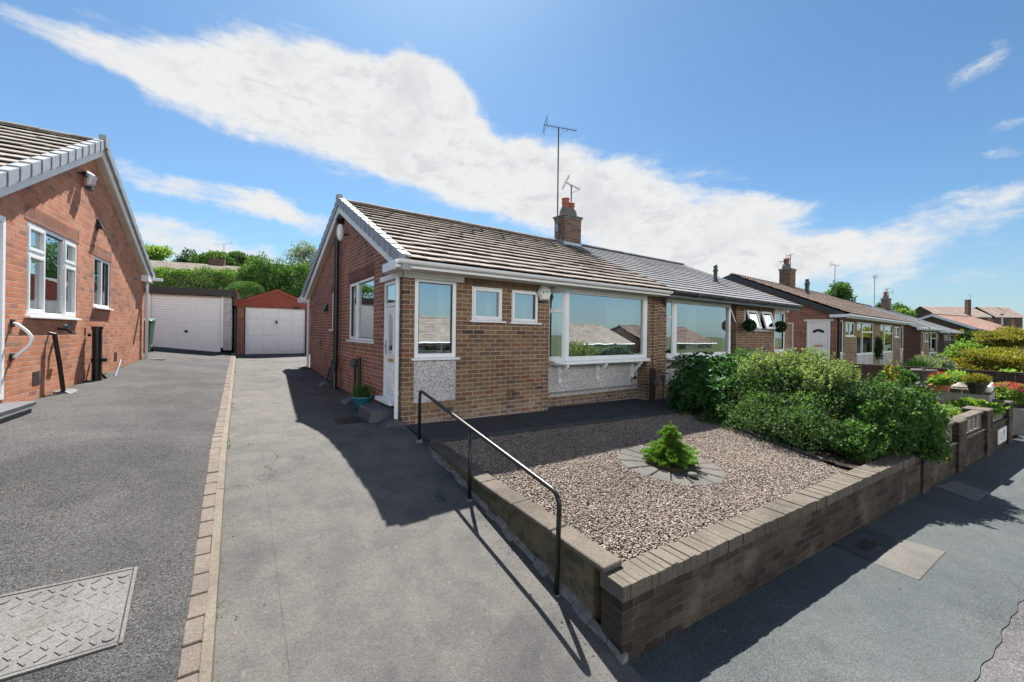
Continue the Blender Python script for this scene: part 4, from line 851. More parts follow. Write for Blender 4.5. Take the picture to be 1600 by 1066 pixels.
ab = part('alarm_box', ab, M['ornament'], B0, bevel=.03); part('lens', MB().box(U0+.05, U0+.14, 10.69, 10.83, 2.61, 2.675), M['anthracite'], ab, bevel=.01); part('cover_panel', MB().hexa([(U0+.145, 10.69, 2.72), (U0+.145, 10.83, 2.72), (U0+.13, 10.83, 2.72), (U0+.13, 10.69, 2.72), (U0+.185, 10.69, 2.88), (U0+.185, 10.83, 2.88), (U0+.165, 10.83, 2.88), (U0+.165, 10.69, 2.88)]), plain('pale pink plastic', (.72, .45, .50), .4), ab)
m = MB(); m.tube([(U0, 10.50, 2.84), (U0+.10, 10.50, 2.83)], .016, 6); m.box(U0+.07, U0+.13, 10.45, 10.56, 2.79, 2.87); part('security_light', m, M['black'], B0)
part('pipe_cowl', MB().hexa([(U0, 11.45, 2.05), (U0+.12, 11.45, 2.02), (U0+.12, 11.66, 2.02), (U0, 11.66, 2.05), (U0, 11.52, 2.24), (U0+.03, 11.53, 2.22), (U0+.03, 11.58, 2.22), (U0, 11.6, 2.24)]), M['black'], B0)
m = MB()
for v, z in ((9.0, -.86), (12.9, -.75)):
    for k in range(4): m.box(U0+.001, U0+.004, v-.10, v+.10, z+k*.045, z+k*.045+.024)
    m.box(U0, U0+.0025, v-.115, v+.115, z-.02, z+.19)
part('air_brick', m, M['timber_dark'], B0); m = MB(); m.box(U0, U0+.006, 10.95, 11.0, -.14, .0); part('vent', m, M['black'], B0)
# ------------------------------------------------------------------ garages at the end of the drives
GA = root('garage', 'flat roofed garage with white ribbed up and over door, black fascia', 'garage', (-3.6, 19.0, -.75), fr='G')
m = MB(); m.box(-1.28, -1.02, 19.1, 24.5, -.8, 1.3); m.box(-3.62, -3.50, 19.1, 24.5, -.8, 1.3); m.box(-3.5, -1.28, 24.4, 24.5, -.8, 1.3); part('wall', m, M['dash'], GA)
m = MB()
k = 23; H0, H1 = -.86, 1.27
for i in range(k):
    z = H0+(H1-H0)*i/k; z2 = H0+(H1-H0)*(i+1)/k; m.hexa([(-3.40, 19.14, z+.004), (-1.36, 19.14, z+.004), (-1.36, 19.2, z+.004), (-3.40, 19.2, z+.004), (-3.40, 19.155, z2-.012), (-1.36, 19.155, z2-.012), (-1.36, 19.2, z2-.012), (-3.40, 19.2, z2-.012)])
m.box(-3.40, -1.36, 19.17, 19.19, H0, H1); gd = part('garage_door', m, M['upvc'], GA); part('handle', MB().lathe((-2.40, 19.12, -.13), [(.02, 0), (.05, .02), (.05, .07), (.02, .1)], 10), M['black'], gd)
m = MB(); m.box(-3.5, -3.405, 19.08, 19.2, -.7, 1.28); m.box(-1.355, -1.28, 19.08, 19.2, -.7, 1.28); part('frame', m, M['upvc'], GA, bevel=.006)
m = MB(); m.box(-3.75, -.96, 18.92, 19.0, 1.28, 1.52); m.box(-3.75, -.9, 19.0, 24.6, 1.40, 1.50); m.box(-1.0, -.92, 19.0, 24.6, 1.22, 1.44); part('fascia', m, M['black'], GA)
m = MB(); m.tube([(-.95, 19.1, 1.25), (-.93, 19.05, .95), (-.90, 19.3, .85)], .035, 8); part('rainwater_pipe', m, M['black'], GA, fix=False)
GB2 = root('garage', 'brick garage with red boarded gable and white panelled door', 'garage', (.3, 19.5, -1.05))
m = MB(); m.box(.36, .60, 19.5, 25, -1.1, .96); m.box(2.86, 3.1, 19.5, 25, -1.1, .96); m.box(.6, 2.86, 24.9, 25, -1.1, .96); part('wall', m, M['brick_red'], GB2)
gd = MB(); gd.box(.64, 2.82, 19.56, 19.60, -.985, .93)
for i in range(4):
    x = .70+i*.53
    for z0, z1 in ((-.90, -.32), (-.24, .34), (.42, .86)): gd.box(x, x+.47, 19.545, 19.57, z0, z1); gd.box(x+.05, x+.42, 19.537, 19.56, z0+.05, z1-.05)
gd = part('garage_door', gd, M['upvc'], GB2, bevel=.008); part('handle', MB().box(1.70, 1.76, 19.50, 19.55, .27, .40), M['black'], gd, bevel=.01)
part('frame', MB().box(.60, .64, 19.5, 19.6, -1.0, .95).box(2.82, 2.86, 19.5, 19.6, -1.0, .95), M['timber_dark'], GB2)
m = MB()
for i in range(7):
    z = .93+i*.096; w = 1.52*(1-max(0, z-1.0)/.66); z1 = min(z+.102, 1.62); w1 = max(.02, 1.52*(1-max(0, z1-1.0)/.66)); m.hexa([(1.74-w, 19.46, z), (1.74+w, 19.46, z), (1.74+w, 19.5, z), (1.74-w, 19.5, z), (1.74-w1, 19.475, z1), (1.74+w1, 19.475, z1), (1.74+w1, 19.5, z1), (1.74-w1, 19.5, z1)])
part('gable_board', m, M['timber_red'], GB2)
m = band(MB(), (.16, 19.42, 1.07), (1.74, 19.42, 1.72), NY_, .13, -.04, 0); band(m, (3.32, 19.42, 1.07), (1.74, 19.42, 1.72), NY_, .13, -.04, 0); m.box(.30, .36, 19.3, 19.5, .95, 1.62); part('bargeboard', m, M['timber_red'], GB2)
m = MB(); m.quad((.14, 19.4, 1.08), (.14, 25.1, 1.08), (1.74, 25.1, 1.74), (1.74, 19.4, 1.74)); m.quad((3.34, 19.4, 1.08), (3.34, 25.1, 1.08), (1.74, 25.1, 1.74), (1.74, 19.4, 1.74)); part('roof', m, M['timber_dark'], GB2, fix=False)
m = MB(); m.tube([(.30, 19.42, .95), (.30, 19.42, -.95)], .035, 8); part('downpipe', m, M['anthracite'], GB2)
part('security_light', MB().box(2.40, 2.55, 19.36, 19.5, .93, 1.03), M['black'], GB2)
m = MB()
for i in range(11): m.box(-.16, .20, 20.3, 20.33, -.85+i*.17, -.85+i*.17+.10)
m.box(-.16, -.10, 20.33, 20.39, -1, 1.1); m.box(.14, .20, 20.33, 20.39, -1, 1.1); thing('slatted_gate', 'narrow brown slatted timber gate between the two garages', 'gate', m, M['timber_dark'], (0, 20.3, -.9))
wb = root('wheelie_bin', 'dark green wheelie bin between the orange bungalow and white garage door', 'wheelie bin', (-3.3, 17.3, -.76), fr='G')
m = MB(); x, y, z = -3.3, 17.3, -.73; m.hexa([(x-.22, y-.24, z), (x+.22, y-.24, z), (x+.22, y+.2, z), (x-.22, y+.2, z), (x-.29, y-.3, z+.95), (x+.29, y-.3, z+.95), (x+.29, y+.28, z+.95), (x-.29, y+.28, z+.95)]); part('body', m, M['bin_green'], wb, bevel=.02)
part('lid', MB().hexa([(x-.31, y-.33, z+.955), (x+.31, y-.33, z+.955), (x+.31, y+.32, z+.955), (x-.31, y+.32, z+.955), (x-.29, y-.3, z+1.0), (x+.29, y-.3, z+1.0), (x+.29, y+.3, z+1.07), (x-.29, y+.3, z+1.07)]), M['bin_green'], wb, bevel=.015)
for s in (-.25, .25): part('wheel', MB().tube([(x+s-.03, y+.2, z+.08), (x+s+.03, y+.2, z+.08)], .1, 14), M['black'], wb)
# ------------------------------------------------------------------ the rest of the street
def onz(px, py, z):
    d = ray(px, py); k = z/d[2]; return (d[0]*k, d[1]*k, z)
def pair(label, o, rz, wid, tm, fasc, bm, gm, pan=False, flue=False, halves=2, dep=8.3, eave=2.34, rise=2.0, door=True, group='bungalows along the street', chim=True):
    t = root('bungalow', label, 'bungalow', o, group=group, rz=rz, local=True); H = eave
    f = MB(); ops, wins, dash_, bays = [], [], [], []
    hw = wid/halves
    for h in range(halves):
        def X(s): return s if h == 0 else wid-s
        def rng(a, b): return (min(X(a), X(b)), max(X(a), X(b)))
        for a, b, z0, z1, kind in ((.18, .9, .85, 2.2, 't'), (1.25, 2.6, 1.55, 2.15, 's'), (3.0, hw-.75, .75, 2.2, 'b')):
            x0, x1 = rng(a, b); ops.append((x0, x1, z0, z1)); wins.append((x0, x1, z0, z1, kind))
    wallgrid(f, (0, 0, -.6), AX, NY_, wid, H+.6, [(a, b, c+.6, d+.6) for a, b, c, d in ops])
    part('front_wall', f, bm, t, fix=False)
    g = MB(); gops = [(.2, .98, .30, 2.14), (1.45, 1.95, .95, 2.1)] if door else []
    wallgrid(g, (0, 0, -.6), AY, NX_, dep, H+.6, [(a, b, c+.6, d+.6) for a, b, c, d in gops]); ry = 3.9
    g.poly([(0, 0, H), (0, dep, H), (0, ry, H+rise-.15)]); g.quad((0, dep, -.6), (wid, dep, -.6), (wid, dep, H), (0, dep, H)); g.quad((wid, 0, -.6), (wid, dep, -.6), (wid, dep, H), (wid, 0, H)); g.poly([(wid, 0, H), (wid, dep, H), (wid, ry, H+rise-.15)])
    part('gable_wall', g, gm, t, fix=False)
    m = MB(); m.quad((0.2, 3, 0), (wid-.2, 3, 0), (wid-.2, 3, H), (0.2, 3, H)); m.quad((.1, .1, H), (wid-.1, .1, H), (wid-.1, dep-.1, H), (.1, dep-.1, H)); part('room_lining', m, M['interior'], t, fix=False)
    for x0, x1, z0, z1, kind in wins:
        w = x1-x0
        win(t, (x0, 0, z0), AX, NY_, w, z1-z0, vb=[w*.5] if kind == 's' else ([w*.35] if kind == 'b' else []), hb=[(w*.35, w-.05, (z1-z0)*.7)] if kind == 'b' else [], dep=.01, fw=.06, curtain=[(.1, .4)] if kind == 'b' else None)
        if kind != 's': part('render_panel', MB().box(x0, x1, -.006, .05, .1, z0-.04), M['dash'], t)
    if door:
        d = part('door', MB().box(.02, .06, .2, .98, .30, 2.14), M['upvc'], t, label='white panelled front door with arched light')
        m = MB()
        for s0, s1, z0, z1 in ((.2, .27, .30, 2.14), (.91, .98, .30, 2.14), (.27, .91, 2.06, 2.14)): m.box(-.01, .03, s0, s1, z0, z1)
        for z0, z1 in ((.5, 1.0), (1.25, 1.6)):
            for y in (.32, .61): m.box(.0, .03, y, y+.24, z0, z1)
        part('frame', m, M['upvc'], d, bevel=.006)
        arch = [(.003, .59+.2*math.cos(math.pi*i/10), 1.68+.15*math.sin(math.pi*i/10)) for i in range(11)]+[(.003, .59+.09*math.cos(math.pi*(10-i)/10), 1.68+.05*math.sin(math.pi*(10-i)/10)) for i in range(11)]
        part('pane', MB().prism(arch, (.02, 0, 0)), M['black'], d); part('letterbox', MB().box(-.005, .03, .45, .74, 1.12, 1.18), M['gold'], d)
        part('lintel', MB().box(-.04, .0, .1, 1.08, 2.145, 2.22), M['paint_white'], t); win(t, (0, 1.95, .95), (0, -1), NX_, .5, 1.15, dep=.01, sill=True)
        pipe('downpipe', [(.12, -.05, H-.1), (.12, -.05, .0)], .05, M['black'], t)
    m = MB(); ov = .18
    A, B, C, D = (-ov, -.42, H+.06), (wid+ov, -.42, H+.06), (wid+ov, ry, H+rise), (-ov, ry, H+rise); E, F_ = (wid+ov, dep+.5, H+.1), (-ov, dep+.5, H+.1)
    if pan: pantile(m, A, B, C, D, 13); pantile(m, E, F_, D, C, 12)
    else: slope(m, A, B, C, D, 15, th=.035, tw=.3, seed=4); slope(m, E, F_, D, C, 15, th=.035, tw=.6, seed=5)
    r = part('roof', m, tm, t); part('ridge', ridge(MB(), (-ov, ry, H+rise+.05), (wid+ov, ry, H+rise+.05)), tm, r)
    m = MB(); m.quad((-ov, -.35, H+.03), (wid+ov, -.35, H+.03), (wid+ov, ry, H+rise-.05), (-ov, ry, H+rise-.05)); m.quad((-ov, dep+.4, H+.03), (wid+ov, dep+.4, H+.03), (wid+ov, ry, H+rise-.05), (-ov, ry, H+rise-.05)); part('underlay', m, M['timber_dark'], r, fix=False)
    m = band(MB(), (-ov, -.35, H+.08), (-ov, ry, H+rise), NX_, .22, 0, .04); band(m, (-ov, dep+.4, H+.08), (-ov, ry, H+rise), NX_, .22, 0, .04); part('bargeboard', m, fasc[1], t)
    m = MB(); m.box(-.3, wid+.1, -.4, -.37, H-.06, H+.06); m.box(-.3, -.05, -.37, .15, H-.06, H+.05); m.box(-.3, wid+.1, -.37, .06, H-.055, H-.045); part('fascia', m, fasc[0], t)
    part('gutter', MB().tube([(-.3, -.44, H+.02), (wid+.1, -.44, H+.02)], .05, 8), fasc[0], t)
    if chim:
        c = chimney(t, wid/2-.4, wid/2+.4, ry-.3, ry+.25, H+rise-.5, H+rise+.95, M['brick_chimney'], [(wid/2-.1, ry, .13, .36, .28)])
        aerial('aerial', (wid/2-.45, ry, H+rise+.3), 1.1, (-.6, .3, 0), .5, 6, c, None, -.1); aerial('aerial', (wid/2+.5, ry, H+rise), 1.9, (-.8, .3, 0), .5, 5, c, None, -.3, False)
    if flue: part('roof_vent', MB().lathe((flue, 2.2, H+rise*.62), [(.16, -.1), (.12, .1), (.09, .16), (.09, .5), (.12, .52), (.11, .62), (.09, .66), (.08, .8)], 10), M['anthracite'], t)
    return t
W_, A_ = M['upvc'], M['anthracite']
B3 = pair('red brick bungalow with old brown pantiles, white front door in its gable and dark bargeboard', (19.55, 5.62, -1.5), R(2.6), 13.4, M['tile_dark'], (W_, A_), M['brick_buff'], M['brick_red'], pan=True, flue=4.2)
pair('bungalow with white barge board just beyond the brown pantiled one', (36.0, 6.0, -1.75), R(2.0), 7.0, M['tile_grey'], (W_, W_), M['brick_buff'], M['brick_far'], halves=1, door=False, chim=False)
pair('far bungalow with white barge board next to the pink roof', (44.4, 6.2, -1.85), R(2.0), 7.0, M['tile_grey'], (W_, W_), M['brick_buff'], M['brick_far'], halves=1, door=False, chim=True)
pair('far bungalow with pale pink tiled roof at the street bend', (57.0, 5.0, -1.9), R(-12), 8.0, M['tile_pink'], (W_, W_), M['brick_far'], M['brick_far'], halves=1, door=False, chim=False)
pair('bungalow across the street seen in the window reflections', (34.0, -15.0, -3.3), R(180), 13.4, M['tile_brown'], (W_, W_), M['brick_buff'], M['brick_red'], door=False)
pair('second bungalow across the street with a chimney, seen in the tall window', (17.0, -15.0, -3.1), R(180), 13.4, M['tile_brown'], (W_, W_), M['brick_buff'], M['brick_red'], door=False)
pair('third bungalow across the street, seen in the far bay window', (51.0, -15.5, -3.3), R(180), 13.4, M['tile_dark'], (W_, W_), M['brick_buff'], M['brick_red'], door=False)
# two-storey houses with steep roofs, far right
def steep(label, px0, px1, pyr, pye, F, ch):
    a, b = at(px0, pye, F), at(px1, pye, F); L = math.dist(a[:2], b[:2]); ang = math.atan2(b[1]-a[1], b[0]-a[0]); zr = at(px0, pyr, F)[2]-a[2]; h = 4.6
    t = root('house', label, 'house', (a[0], a[1], a[2]-h), group='steep roofed brown houses on the skyline', rz=ang, local=True); dp = 7.0
    m = MB(); wallgrid(m, (0, 0, -2), AX, NY_, L, h+2)
    m.quad((0, 0, -2), (0, dp, -2), (0, dp, h), (0, 0, h)); m.poly([(0, 0, h), (0, dp, h), (0, dp/2, h+zr)]); wallgrid(m, (L, 0, -2), AY, AX, dp, h+2, [(1.2, 2.6, h-.2, h+1.0)]); m.poly([(L, 0, h), (L, dp, h), (L, dp/2, h+zr)])
    part('wall', m, M['brick_far'], t, fix=False); m = MB(); slope(m, (-.3, -.5, h-.1), (L+.3, -.5, h-.1), (L+.3, dp/2, h+zr), (-.3, dp/2, h+zr), 14, tw=.5); slope(m, (L+.3, dp+.5, h-.1), (-.3, dp+.5, h-.1), (-.3, dp/2, h+zr), (L+.3, dp/2, h+zr), 14, tw=.5); part('roof', m, M['tile_far'], t)
    part('fascia', MB().box(-.3, L+.3, -.54, -.5, h-.25, h-.05), M['paint_white'], t)
    m = band(MB(), (L+.3, -.5, h), (L+.3, dp/2, h+zr), (1, 0), .25, -.04, .02); band(m, (L+.3, dp+.5, h), (L+.3, dp/2, h+zr), (1, 0), .25, -.04, .02); part('bargeboard', m, M['soffit'], t)
    win(t, (L, 1.6, h-1.0), AY, AX, 1.4, 1.3, vb=[.7], dep=-.08)
    if ch: part('chimney', MB().box(L*.60, L*.66, -.1, .6, h, h+zr+1.3), M['brick_far'], t); aerial('aerial', (L*.68, .3, h+zr*.3), zr*.7+2.2, (1, .2, 0), 1.2, 6, t, None, -.1)
    return t
steep('nearest steep roofed brown house with a tall chimney on the skyline', 1465, 1543, 477, 493.5, 88, True)
steep('middle steep roofed brown house of three on the skyline', 1553, 1580, 478, 494.5, 98, False)
steep('farthest steep roofed brown house at the right edge', 1585, 1598, 479, 495, 106, False)
# bungalow up the bank behind the garages
a = at(205, 418, 40); BB = root('bungalow', 'bungalow up the bank behind the hedge, only its brown roof showing', 'bungalow', (a[0], a[1], a[2]-3), rz=R(-8), local=True)
m = MB(); L = 17; slope(m, (0, 0, 3.1), (L, 0, 3.1), (L, 4.2, 4.9-.5), (0, 4.2, 4.9-.5), 14, tw=.4); slope(m, (L, 8.4, 3.1), (0, 8.4, 3.1), (0, 4.2, 4.4), (L, 4.2, 4.4), 10, tw=.6); part('roof', m, M['tile_brown'], BB)
m = MB(); m.box(.3, L-.3, .4, 8, -2, 2.95); part('wall', m, M['brick_far'], BB); part('fascia', MB().box(0, L, -.03, .02, 2.85, 3.08), M['paint_white'], BB)
c = part('chimney', MB().box(5.6, 7.0, 4.0, 4.7, 4.0, 5.1), M['brick_far'], BB); aerial('aerial', (6.9, 4.2, 4.0), 2.9, (-1, .3, 0), 1.9, 10, c, None, -.12); aerial('aerial', (8.2, 4.2, 4.0), 1.7, (1, .2, 0), 1.5, 8, c, None, 0)
a = at(450, 415, 31); t = root('shed', 'dark teal felted shed roof between the shrubs behind the garages', 'shed', (a[0], a[1], a[2]-2.4), local=True); m = MB().hexa([(-1.2, 0, 2.1), (1.4, 0, 2.1), (1.4, 2.5, 2.1), (-1.2, 2.5, 2.1), (-1.2, 0, 2.45), (1.4, 0, 2.45), (1.4, 2.5, 2.9), (-1.2, 2.5, 2.9)]); part('roof', m, plain('dark teal felt', (.022, .055, .06), .8), t); part('wall', MB().box(-1.1, 1.3, .1, 2.4, -1.2, 2.1), M['timber_dark'], t)
# trees and hedges behind
def hedge(name, label, P0, P1, hgt, dep, n, size, mat, seed, lump=.12, cat_='hedge', top=None):
    rg = np.random.default_rng(seed); P0, P1 = np.array(P0), np.array(P1); L = np.linalg.norm(P1[:2]-P0[:2]); ax = (P1-P0)/L; nr = np.array([-ax[1], ax[0], 0])
    s = rg.uniform(0, 1, n); q = rg.uniform(0, 2*math.pi, n); k = np.maximum(np.abs(np.cos(q)), np.abs(np.sin(q)))**.8; rr = np.power(rg.uniform(.55, 1, n), .5)*(1+lump*(np.sin(s*L*2.1+q*2)+np.sin(s*L*5.3+1)+np.sin(q*5+s*L*3))*.5)
    y = np.cos(q)/k*rr*dep/2; z = hgt/2+np.sin(q)/k*rr*hgt/2; P = P0+ax*(s*L)[:, None]+nr*y[:, None]; P[:, 2] += z
    d = nr[None]*np.cos(q)[:, None]+np.array([0, 0, 1.0])*np.sin(q)[:, None]
    t = root(name, label, cat_, tuple(P0)); part('foliage', leaves(P, size, rg, .25, .55, dirs=d*.6), mat, t)
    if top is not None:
        k = np.sin(q) > .45; Q = P[k]+rg.normal(0, .06, (k.sum(), 3))+np.array([0, 0, .05]); part('sunlit_top', leaves(Q, size*.8, rg, .8, .4), top, t)  # paler leaf layer: sunlight on the hedge top put into the leaf colour
    m = MB()
    for i in range(int(L/.8)+2):
        p = P0+ax*(L*i/(int(L/.8)+1)); m.tube([tuple(p+np.array([0, 0, -.3])), tuple(p+np.array([.05, .03, hgt*.6]))], [.03, .01], 5)
    part('stem', m, M['bark'], t, fix=False); return t
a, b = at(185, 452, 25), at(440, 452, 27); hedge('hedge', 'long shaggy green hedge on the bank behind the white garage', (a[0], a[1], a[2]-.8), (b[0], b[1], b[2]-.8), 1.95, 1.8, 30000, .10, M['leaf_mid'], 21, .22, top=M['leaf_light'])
def bpx(name, label, cx, y0, y1, wpx, F, n, size, mat, seed, group=None, ov=1.0, shell=.5, lump=.25, cat_='bush', up=.3, asp=.5, sq=.9):
    """bush filling about wpx x (y1-y0) photo pixels when it stands F metres ahead"""
    b = at(cx, y1, F); h = (y1-y0)*F/FPX; r = wpx*F/FPX/2; return bush(name, label, cat_, b, (r, r*sq, h/2), n, size, mat, up, asp, shell, lump, group, seed)
bpx('bush', 'dense dark evergreen bush right of the hedge behind the garages', 412, 402, 462, 66, 24, 9000, .12, M['leaf_mid'], 31)
bpx('bush', 'dark evergreen bush behind the red garage gable beside the main bungalow', 472, 404, 470, 60, 25, 6500, .12, M['leaf_mid'], 32)
bpx('topiary_bush', 'neat domed bush clipped round between the two garages', 384, 438, 480, 56, 22, 14000, .05, M['leaf_mid'], 33, shell=.8, lump=.04)
for i, (cx, y0, y1, w, F, n, mt, lab) in enumerate([(250, 386, 440, 90, 62, 9000, 'leaf_light', 'leafy tree on the skyline directly above the hedge at left'), (352, 384, 440, 92, 60, 9000, 'leaf_mid', 'broad round tree on the skyline right of the far aerials'), (300, 392, 440, 60, 66, 5000, 'leaf_dark', 'darker tree between two skyline trees behind the far roof')]):
    b = at(cx, y1, F); h = (y1-y0)*F/FPX; tree('tree', lab, b, h, (w*F/FPX/2, w*F/FPX/2.4, h*.42), n, .34, M[mt], 'skyline trees behind the garages', 40+i, 16, .2)
b = at(476, 440, 34); tree('birch_tree', 'airy birch tree with open crown left of the main bungalow roof', b, 62*34/FPX, (1.9, 1.7, 1.55), 5200, .13, M['leaf_silver'], None, 50, 14, .07)
# trees beyond the street row
for i, (cx, y0, y1, w, F, n, mt, lab) in enumerate([(1313, 437, 500, 46, 46, 6000, 'leaf_mid', 'round tree rising behind the brown pantiled bungalow'), (1375, 470, 510, 26, 62, 3000, 'leaf_dark', 'dark tree beside the thin mast above the far roofs'), (1405, 474, 520, 34, 66, 3500, 'leaf_mid', 'tree behind the far yellow chimney'), (1411, 482, 515, 26, 58, 2500, 'leaf_light', 'bright lime green tree behind the far roofs')]):
    b = at(cx, y1, F); h = (y1-y0)*F/FPX; tree('tree', lab, b, h, (w*F/FPX/2, w*F/FPX/2.2, h*.45), n, .26, M[mt], 'trees beyond the street row', 60+i, 12, .15)
for i, (cx, y0, y1, F, d, lab) in enumerate([(1304, 414, 470, 33, (1, -.3, 0), 'green tinged tv aerial on a tall pole above the brown roof'), (1366, 432, 490, 38, (-1, .2, 0), 'small aerial on a thin tall mast beyond the brown roof'), (1388, 457, 500, 45, (-.8, .5, 0), 'wide tv aerial by the far chimney')]):
    b = at(cx, y1, F); t = root('aerial_mast', lab, 'aerial', b); aerial('antenna', b, (y1-y0)*F/FPX, d, 1.1 if i != 1 else .5, 8, t, None, -.05)
a = at(1565, 560, 58); lp = root('street_lamp', 'slim grey street lamp before the brown houses', 'street lamp', a); zt = at(1565, 492, 58)[2]; part('pole', MB().tube([a, (a[0], a[1], zt)], [.16, .08], 8), M['metal'], lp); part('lamp_head', MB().box(a[0]-.2, a[0]+.5, a[1]-.2, a[1]+.2, zt, zt+.15), M['rubber'], lp, bevel=.03)
# ------------------------------------------------------------------ front garden: walls, rail, bed, shrubs
GW = root('garden_wall', 'low grey brick front wall with brick on edge coping beside the gravel', 'wall', (2.14, 1.97, -2.3), fr='G')
m = MB(); m.box(2.14, 8.62, 1.97, 2.175, -2.75, -1.85); part('brickwork', m, M['brick_grey'], GW)
m = MB(); u = 2.135; rg = random.Random(4)
while u < 8.58:
    w = .071; e = rg.gauss(0, .0035); z = -1.742+rg.gauss(0, .0035); m.box(u, u+w, 1.958+e, 2.185+e, -1.85, z); u += w+.004
part('coping_course', m, M['coping'], GW, label='brick on edge coping', bevel=.003); m = MB().box(2.14, 8.58, 1.966, 2.179, -1.85, -1.764); part('mortar_bed', m, M['flaunch'], GW)
GW2 = root('garden_wall', 'grey front wall with square piers and pierced screen blocks beyond the hedge', 'wall', (8.6, 1.97, -2.3), fr='G')
m = MB(); m.box(8.63, 15.28, 1.98, 2.185, -2.8, -1.835); part('brickwork', m, M['brick_grey'], GW2)
for a, b, z in ((8.56, 8.92, -1.69), (10.55, 11.05, -1.47), (12.70, 13.18, -1.46), (14.82, 15.30, -1.465)):
    pr = part('pier', MB().box(a, b, 1.94, 2.30, -2.8, z-.05), M['brick_grey'], GW2); part('cap', MB().box(a-.015, b+.015, 1.925, 2.315, z-.05, z), M['coping'], pr, bevel=.012)
for a, b in ((8.92, 10.55), (11.05, 12.70), (13.18, 14.82)):
    pn = MB(); n = int(round((b-a)/.33)); w = (b-a)/n
    for i in range(n):
        x0 = a+i*w; z0, z1 = -1.83, -1.53; q = .022
        pn.box(x0, x0+q, 2.03, 2.11, z0, z1); pn.box(x0+w-q, x0+w, 2.03, 2.11, z0, z1); pn.box(x0+q, x0+w-q, 2.03, 2.11, z0, z0+q); pn.box(x0+q, x0+w-q, 2.03, 2.11, z1-q, z1)
        cx, cz = x0+w/2, (z0+z1)/2
        for k in range(8):
            t = 2*math.pi*k/8; t2 = t+.55; r1, r2 = w*.16, w*.47
            pn.tube([(cx+r1*math.cos(t), 2.07, cz+r1*math.sin(t)), (cx+(r1+r2)/2*math.cos(t+.5), 2.07, cz+(r1+r2)/2*math.sin(t+.5)*.9), (cx+r2*math.cos(t2), 2.07, cz+min(.14, r2)*math.sin(t2))], .018, 6)
        pn.tube([(cx+r1*math.cos(2*math.pi*k/10), 2.07, cz+r1*math.sin(2*math.pi*k/10)) for k in range(11)], .016, 6)
    part('screen_panel', pn, M['ornament'] if False else M['slab'], GW2); part('coping_slab', MB().box(a-.0, b, 1.99, 2.16, -1.528, -1.48), M['coping'], GW2, bevel=.008); part('ledge', MB().box(a, b, 1.955, 2.2, -1.87, -1.836), M['coping'], GW2, bevel=.008)
sg = thing('wall_sign', 'pale blue white sign plate fixed low on the wall near its end pier', 'sign', MB().box(13.86, 14.70, 1.955, 1.979, -2.33, -2.0), M['ornament'], (14.3, 1.96, -2.33), fr='G', bevel=.005)
m = MB(); m.tube([(14.40+.05*math.cos(R(k*30)), 1.952, -2.12+.07*math.sin(R(k*30))) for k in range(13)], .006, 5)
for k in range(5): m.box(14.02, 14.02+.22-.03*(k % 2), 1.951, 1.9545, -2.10-k*.035, -2.087-k*.035)
m.box(14.36, 14.50, 1.951, 1.9545, -2.26, -2.245); part('lettering', m, plain('faded blue print', (.30, .42, .58), .6), sg)
ys = thing('hydrant_sign', 'small yellow hydrant plate with black marks on the wall below the hedge', 'sign', MB().box(9.885, 10.05, 1.962, 1.979, -2.10, -1.90), M['yellow'], (9.96, 1.97, -2.1), fr='G', bevel=.004)
m = MB(); m.box(9.925, 9.94, 1.958, 1.962, -1.985, -1.925); m.box(9.99, 10.005, 1.958, 1.962, -1.985, -1.925); m.box(9.94, 9.99, 1.958, 1.962, -1.962, -1.948); m.box(9.95, 9.985, 1.958, 1.962, -2.07, -2.02); part('lettering', m, M['black'], ys)
# retaining wall along the drive, its coping slabs, the handrail
RW = root('retaining_wall', 'stepped mossy retaining wall with stone coping between drive and gravel', 'wall', (2.27, 3.7, -2.2))
m = MB(); m.box(2.285, 2.44, 2.14, 5.12, -2.8, -1.73)
def zc(y): return float(np.interp(y, [1.98, 3.88, 5.22], [-1.69, -1.595, -1.505]))
m = MB(); m.add([(2.285, 2.13, -2.8), (2.44, 2.13, -2.8), (2.44, 5.16, -2.8), (2.285, 5.16, -2.8), (2.285, 2.13, zc(2.1)-.045), (2.44, 2.13, zc(2.1)-.045), (2.44, 5.16, zc(5.16)-.045), (2.285, 5.16, zc(5.16)-.045)], [(0,3,2,1), (4,5,6,7), (0,1,5,4), (1,2,6,5), (2,3,7,6), (3,0,4,7)]); part('brickwork', m, M['brick_mossy'], RW)
y = 1.99
for L in (.60, .56, .58, .30, .62, .56):
    a, b = y+.004, y+L-.004; d = random.uniform(-.004, .004)
    part('coping_stone', MB().hexa([(2.255, a, zc(a)-.045+d), (2.455, a, zc(a)-.045+d), (2.455, b, zc(b)-.045+d), (2.255, b, zc(b)-.045+d), (2.255, a, zc(a)+d), (2.455, a, zc(a)+d), (2.455, b, zc(b)+d), (2.255, b, zc(b)+d)]), M['coping'], RW, bevel=.008); y += L
m = MB(); rg = random.Random(9); y = 1.8
while y < 5.0:
    h = rg.uniform(.03, .075); w = rg.uniform(.05, .10); m.hexa([(2.29-w, y, zD(y)-.06), (2.30, y, zD(y)-.06), (2.30, y+.17, zD(y+.17)-.06), (2.29-w, y+.17, zD(y+.17)-.06), (2.29-w+rg.uniform(0, .03), y, zD(y)+.008), (2.30, y, zD(y)+h), (2.30, y+.17, zD(y+.17)+h), (2.29-w+rg.uniform(0, .03), y+.17, zD(y+.17)+.008)]); y += .165
part('mortar_fillet', m, M['flaunch'], RW, bevel=.012)
HR = root('handrail', 'black tubular handrail on three posts along the sloping drive', 'handrail', (2.2, 3.9, -1.85)); hx = 2.20
